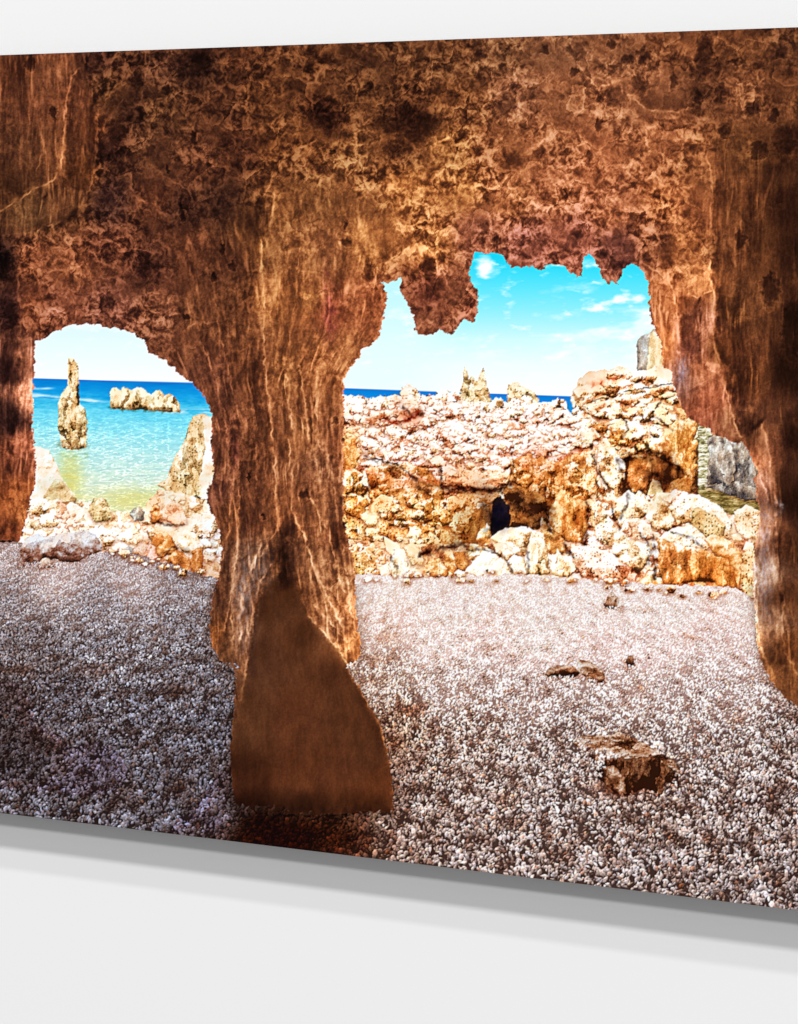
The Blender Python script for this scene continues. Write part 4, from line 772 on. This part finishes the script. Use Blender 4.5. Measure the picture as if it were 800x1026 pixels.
_g = IMG.mean(-1, keepdims=True)
IMG[:] = np.where(_m[..., None], IMG * .93 + _g * .07, IMG)
GF = GF * np.where((Y > 790) & (X < 400), .8, 1)[..., None]
paint_ground(True, [(262,812,30,5),(320,819,60,4),(380,817,18,5),(226,668,14,4),(355,668,8,4)])
for k in range(3):
    IMG[..., k] += .85 * (IMG[..., k] - blur(IMG[..., k], 1))
np.clip(IMG, 2, 254, out=IMG)

def components():
    """give every connected patch of the same part an id of its own; slivers join their neighbour"""
    P = PART[:-1, :-1].copy(); par = []
    def find(a):
        while par[a] != a: par[a] = par[par[a]]; a = par[a]
        return a
    runs = []; prev = []
    for r in range(P.shape[0]):
        row = P[r]; ch = np.flatnonzero(np.diff(row)) + 1
        st = [0] + ch.tolist(); en = ch.tolist() + [row.size]; cur = []
        j = 0
        for a, b in zip(st, en):
            v = int(row[a]); i = len(par); par.append(i); cur.append((a, b, v, i))
            while j < len(prev) and prev[j][1] <= a: j += 1
            jj = j
            while jj < len(prev) and prev[jj][0] < b:
                if prev[jj][2] == v:
                    x, y = find(i), find(prev[jj][3])
                    if x != y: par[max(x, y)] = min(x, y)
                jj += 1
            runs.append((r, a, b, v, i))
        prev = cur
    size = {}
    for (r, a, b, v, i) in runs:
        k = find(i); size[k] = size.get(k, 0) + b - a
    lab = np.zeros(P.shape, np.int32)
    last = 0
    for (r, a, b, v, i) in runs:
        k = find(i)
        if size[k] < 90:                       # sliver: take the label to its left, or above
            lab[r, a:b] = lab[r, a - 1] if a > 0 else (lab[r - 1, 0] if r else k + 1)
        else: lab[r, a:b] = k + 1
    names = {}
    for (r, a, b, v, i) in runs:
        k = find(i)
        if size[k] >= 90: names[k + 1] = v
    return lab, names
# ================================================================== BLENDER SCENE
def build():
    sc = bpy.context.scene; C = sc.collection
    f = 1700.0; PH = 0.76; z0 = f * PH / 822.0
    phi = math.atan(1 / 3.1)                       # the wall turns away from the picture plane by this much
    hy = 225.0                                     # eye level in picture rows
    # camera frame: origin at the camera, x right, z forward; the print plane passes (0, z0)
    dirx, dirz = math.cos(phi), -math.sin(phi)     # towards picture right, and nearer
    def hit(px, py):                               # picture position -> (u along the wall, height) on the print's face
        a = (px - 400.0) / f                       # x / z on the plane: x = u dirx, z = z0 + u dirz
        u = a * z0 / (dirx - a * dirz)
        z = z0 + u * dirz
        return u, -(py - hy) / f * z
    EYE = 1.45; FACE = -0.028                      # eye height; the print stands 28 mm off the wall
    def mat(name, rgb, rough=.6, spec=.2):
        m = bpy.data.materials.new(name); m.use_nodes = True
        b = m.node_tree.nodes['Principled BSDF']
        b.inputs['Base Color'].default_value = (*rgb, 1); b.inputs['Roughness'].default_value = rough
        b.inputs['Specular IOR Level'].default_value = spec
        return m
    # printed face
    U, Z = hit(X.astype(np.float64), Y.astype(np.float64))
    Z += EYE
    s = np.clip(IMG, 0, 255) / 255.0
    lin = np.where(s <= .04045, s / 12.92, ((s + .055) / 1.055) ** 2.4).astype(F)
    lin = np.clip(lin * ALB, 0.002, .955)
    pm = mat('printed_ink', (1, 1, 1), .55, .0)
    at = pm.node_tree.nodes.new('ShaderNodeVertexColor'); at.layer_name = 'ink'
    pm.node_tree.links.new(at.outputs['Color'], pm.node_tree.nodes['Principled BSDF'].inputs['Base Color'])
    root = bpy.data.objects.new('metal_print', None); C.objects.link(root)
    ub, _ = hit(400.0, 400.0)
    z_top = float(Z[0].mean()); z_bot = float(Z[-1].mean())
    u0 = float(U[0, 0]); u1 = float(U[0, -1])
    root.location = ((u0 + u1) / 2, FACE, z_bot)
    root['label'] = 'wide frameless print of a brown sea cave with two openings onto blue sea'
    root['category'] = 'wall print'
    def link(name, me, m, parent, label=None):
        o = bpy.data.objects.new(name, me); C.objects.link(o)
        if m: me.materials.append(m)
        if parent:
            o.parent = parent
        if label: o['label'] = label
        return o
    P, names = components()
    vid = np.arange(NR * NC).reshape(NR, NC)
    q = np.stack([vid[1:, :-1], vid[1:, 1:], vid[:-1, 1:], vid[:-1, :-1]], -1)
    ox, oy, oz = root.location
    co = np.stack([U - ox, np.zeros_like(U), Z - oz], -1).reshape(-1, 3).astype(F)
    colr = np.concatenate([lin.reshape(-1, 3), np.ones((NR * NC, 1), F)], 1)
    objs = {}
    def ink(name, mask, parent, label=None):
        fq = q[mask]
        if len(fq) == 0: return None
        used, inv = np.unique(fq.ravel(), return_inverse=True)
        me = bpy.data.meshes.new(name)
        me.vertices.add(len(used)); me.vertices.foreach_set('co', co[used].ravel())
        n = len(fq)
        me.loops.add(n * 4); me.loops.foreach_set('vertex_index', inv.ravel().astype(np.int32))
        me.polygons.add(n); me.polygons.foreach_set('loop_start', np.arange(0, n * 4, 4, dtype=np.int32))
        a = me.color_attributes.new('ink', 'FLOAT_COLOR', 'POINT'); a.data.foreach_set('color', colr[used].ravel())
        me.update(calc_edges=True)
        return link(name, me, pm, parent, label)
    made = {}
    for k in sorted(names, key=lambda k: names[k]):
        nm = PARTS[names[k]]; m = P == k
        if not m.any(): continue
        made.setdefault(nm, []).append((ink(nm, m, root), float(X[:-1, :-1][m].mean())))
    def under(child, parent):
        for o, cx in made.get(child, []):
            c = [p for p in made.get(parent, []) if p[0] != o]
            if c: o.parent = min(c, key=lambda p: (-(len(p[0].data.polygons) > 4000), abs(p[1] - cx)))[0]
    for a, b in (('printed_sea_stack', 'printed_sea'), ('printed_islet', 'printed_sea'), ('printed_boulder', 'printed_rocky_shore'), ('printed_orange_slab', 'printed_rocky_shore'),
                 ('printed_rock_pinnacle', 'printed_rock_ledge'), ('printed_half_buried_stone', 'printed_pebble_beach'), ('printed_broken_stone', 'printed_pebble_beach'), ('printed_flat_boulder', 'printed_pebble_beach'),
                 ('printed_pillar_base', 'printed_rock_pillar'), ('printed_hanging_rock', 'printed_cave_ceiling'), ('printed_overhanging_block', 'printed_cave_ceiling')):
        under(a, b)
    # aluminium sheet behind the ink, and the hidden hanging frame that carries it off the wall
    def boxm(name, x0, x1, y0, y1, za, zb, m, parent, bev=0):
        me = bpy.data.meshes.new(name)
        v = [(x, y, z) for x in (x0, x1) for y in (y0, y1) for z in (za, zb)]
        fc = [(0, 1, 3, 2), (4, 6, 7, 5), (0, 4, 5, 1), (2, 3, 7, 6), (0, 2, 6, 4), (1, 5, 7, 3)]
        me.from_pydata(v, [], fc); me.update()
        return link(name, me, m, parent)
    w = (u1 - u0) / 2; H = z_top - z_bot
    boxm('aluminium_sheet', -w, w, .0006, .0022, 0, H, mat('brushed_aluminium', (.30, .29, .28), .45, .4), root)
    fm = mat('mounting_frame', (.75, .74, .72), .7)
    fr = boxm('hanging_frame', -w * .6, w * .6, .0025, .0278, H * .80, H * .84, fm, root)
    boxm('hanging_frame', -w * .6, w * .6, .0025, .0278, H * .18, H * .22, fm, root)
    # the wall
    wm = mat('painted_wall', (WALL, WALL, WALL), .9, .0)
    nt = wm.node_tree; nz = nt.nodes.new('ShaderNodeTexNoise'); nz.inputs['Scale'].default_value = 220
    bp = nt.nodes.new('ShaderNodeBump'); bp.inputs['Strength'].default_value = .02; bp.inputs['Distance'].default_value = .0006
    nt.links.new(nz.outputs['Fac'], bp.inputs['Height']); nt.links.new(bp.outputs['Normal'], nt.nodes['Principled BSDF'].inputs['Normal'])
    me = bpy.data.meshes.new('wall'); me.from_pydata([(-7, 0, -5), (7, 0, -5), (7, 0, 8), (-7, 0, 8), (-7, .12, -5), (7, .12, -5), (7, .12, 8), (-7, .12, 8)], [],
        [(0, 1, 2, 3), (5, 4, 7, 6), (4, 0, 3, 7), (1, 5, 6, 2), (3, 2, 6, 7), (4, 5, 1, 0)]); me.update()
    wl = link('wall', me, wm, None); wl['kind'] = 'structure'; wl['label'] = 'plain white painted wall behind the print'; wl['category'] = 'wall'
    # lamps: three softboxes above, far enough away to light the wall evenly
    cz = (z_top + z_bot) / 2
    for i, (el, E, size, az) in enumerate(LAMPS):
        d = 22.0
        L = bpy.data.lights.new('softbox', 'AREA'); L.shape = 'SQUARE'; L.size = size * d
        L.energy = E * math.pi ** 2 * d * d / math.cos(math.radians(el))
        o = bpy.data.objects.new('softbox_lamp', L); C.objects.link(o)
        e = math.radians(el); a = math.radians(az)
        o.location = (d * math.cos(e) * math.sin(a), -d * math.cos(e) * math.cos(a), cz + d * math.sin(e))
        import mathutils
        o.rotation_euler = (mathutils.Vector((0, 0, cz)) - o.location).to_track_quat('-Z', 'Y').to_euler()
    wo = bpy.data.worlds.new('World'); sc.world = wo; wo.use_nodes = True
    bg = wo.node_tree.nodes['Background']; bg.inputs[0].default_value = (1, 1, 1, 1); bg.inputs[1].default_value = AMB
    # camera
    cam = bpy.data.cameras.new('camera'); co_ = bpy.data.objects.new('camera', cam); C.objects.link(co_)
    cam.sensor_fit = 'HORIZONTAL'; cam.sensor_width = 36; cam.lens = f / 800 * 36
    cam.shift_y = -(513.0 - hy) / 800.0; cam.clip_end = 100; cam.clip_start = .05
    # camera sits z0 in front of the point u=0 along its own axis; the print plane is y = FACE, u runs along +x
    fwd = (-math.sin(phi), math.cos(phi))        # viewing direction in world x, y
    co_.location = (-fwd[0] * z0, FACE - fwd[1] * z0, EYE)
    co_.rotation_euler = (math.pi / 2, 0, phi)
    sc.camera = co_
    vs_ = sc.view_settings; vs_.view_transform = 'Standard'; vs_.look = 'None'; vs_.exposure = 0; vs_.gamma = 1
LABELS = {}
ALB, WALL, AMB = .95, .785, .335
LAMPS = [(39, .27, .07, 8), (58, .375, .055, 6), (67, .15, .03, 4)]
if bpy: build()
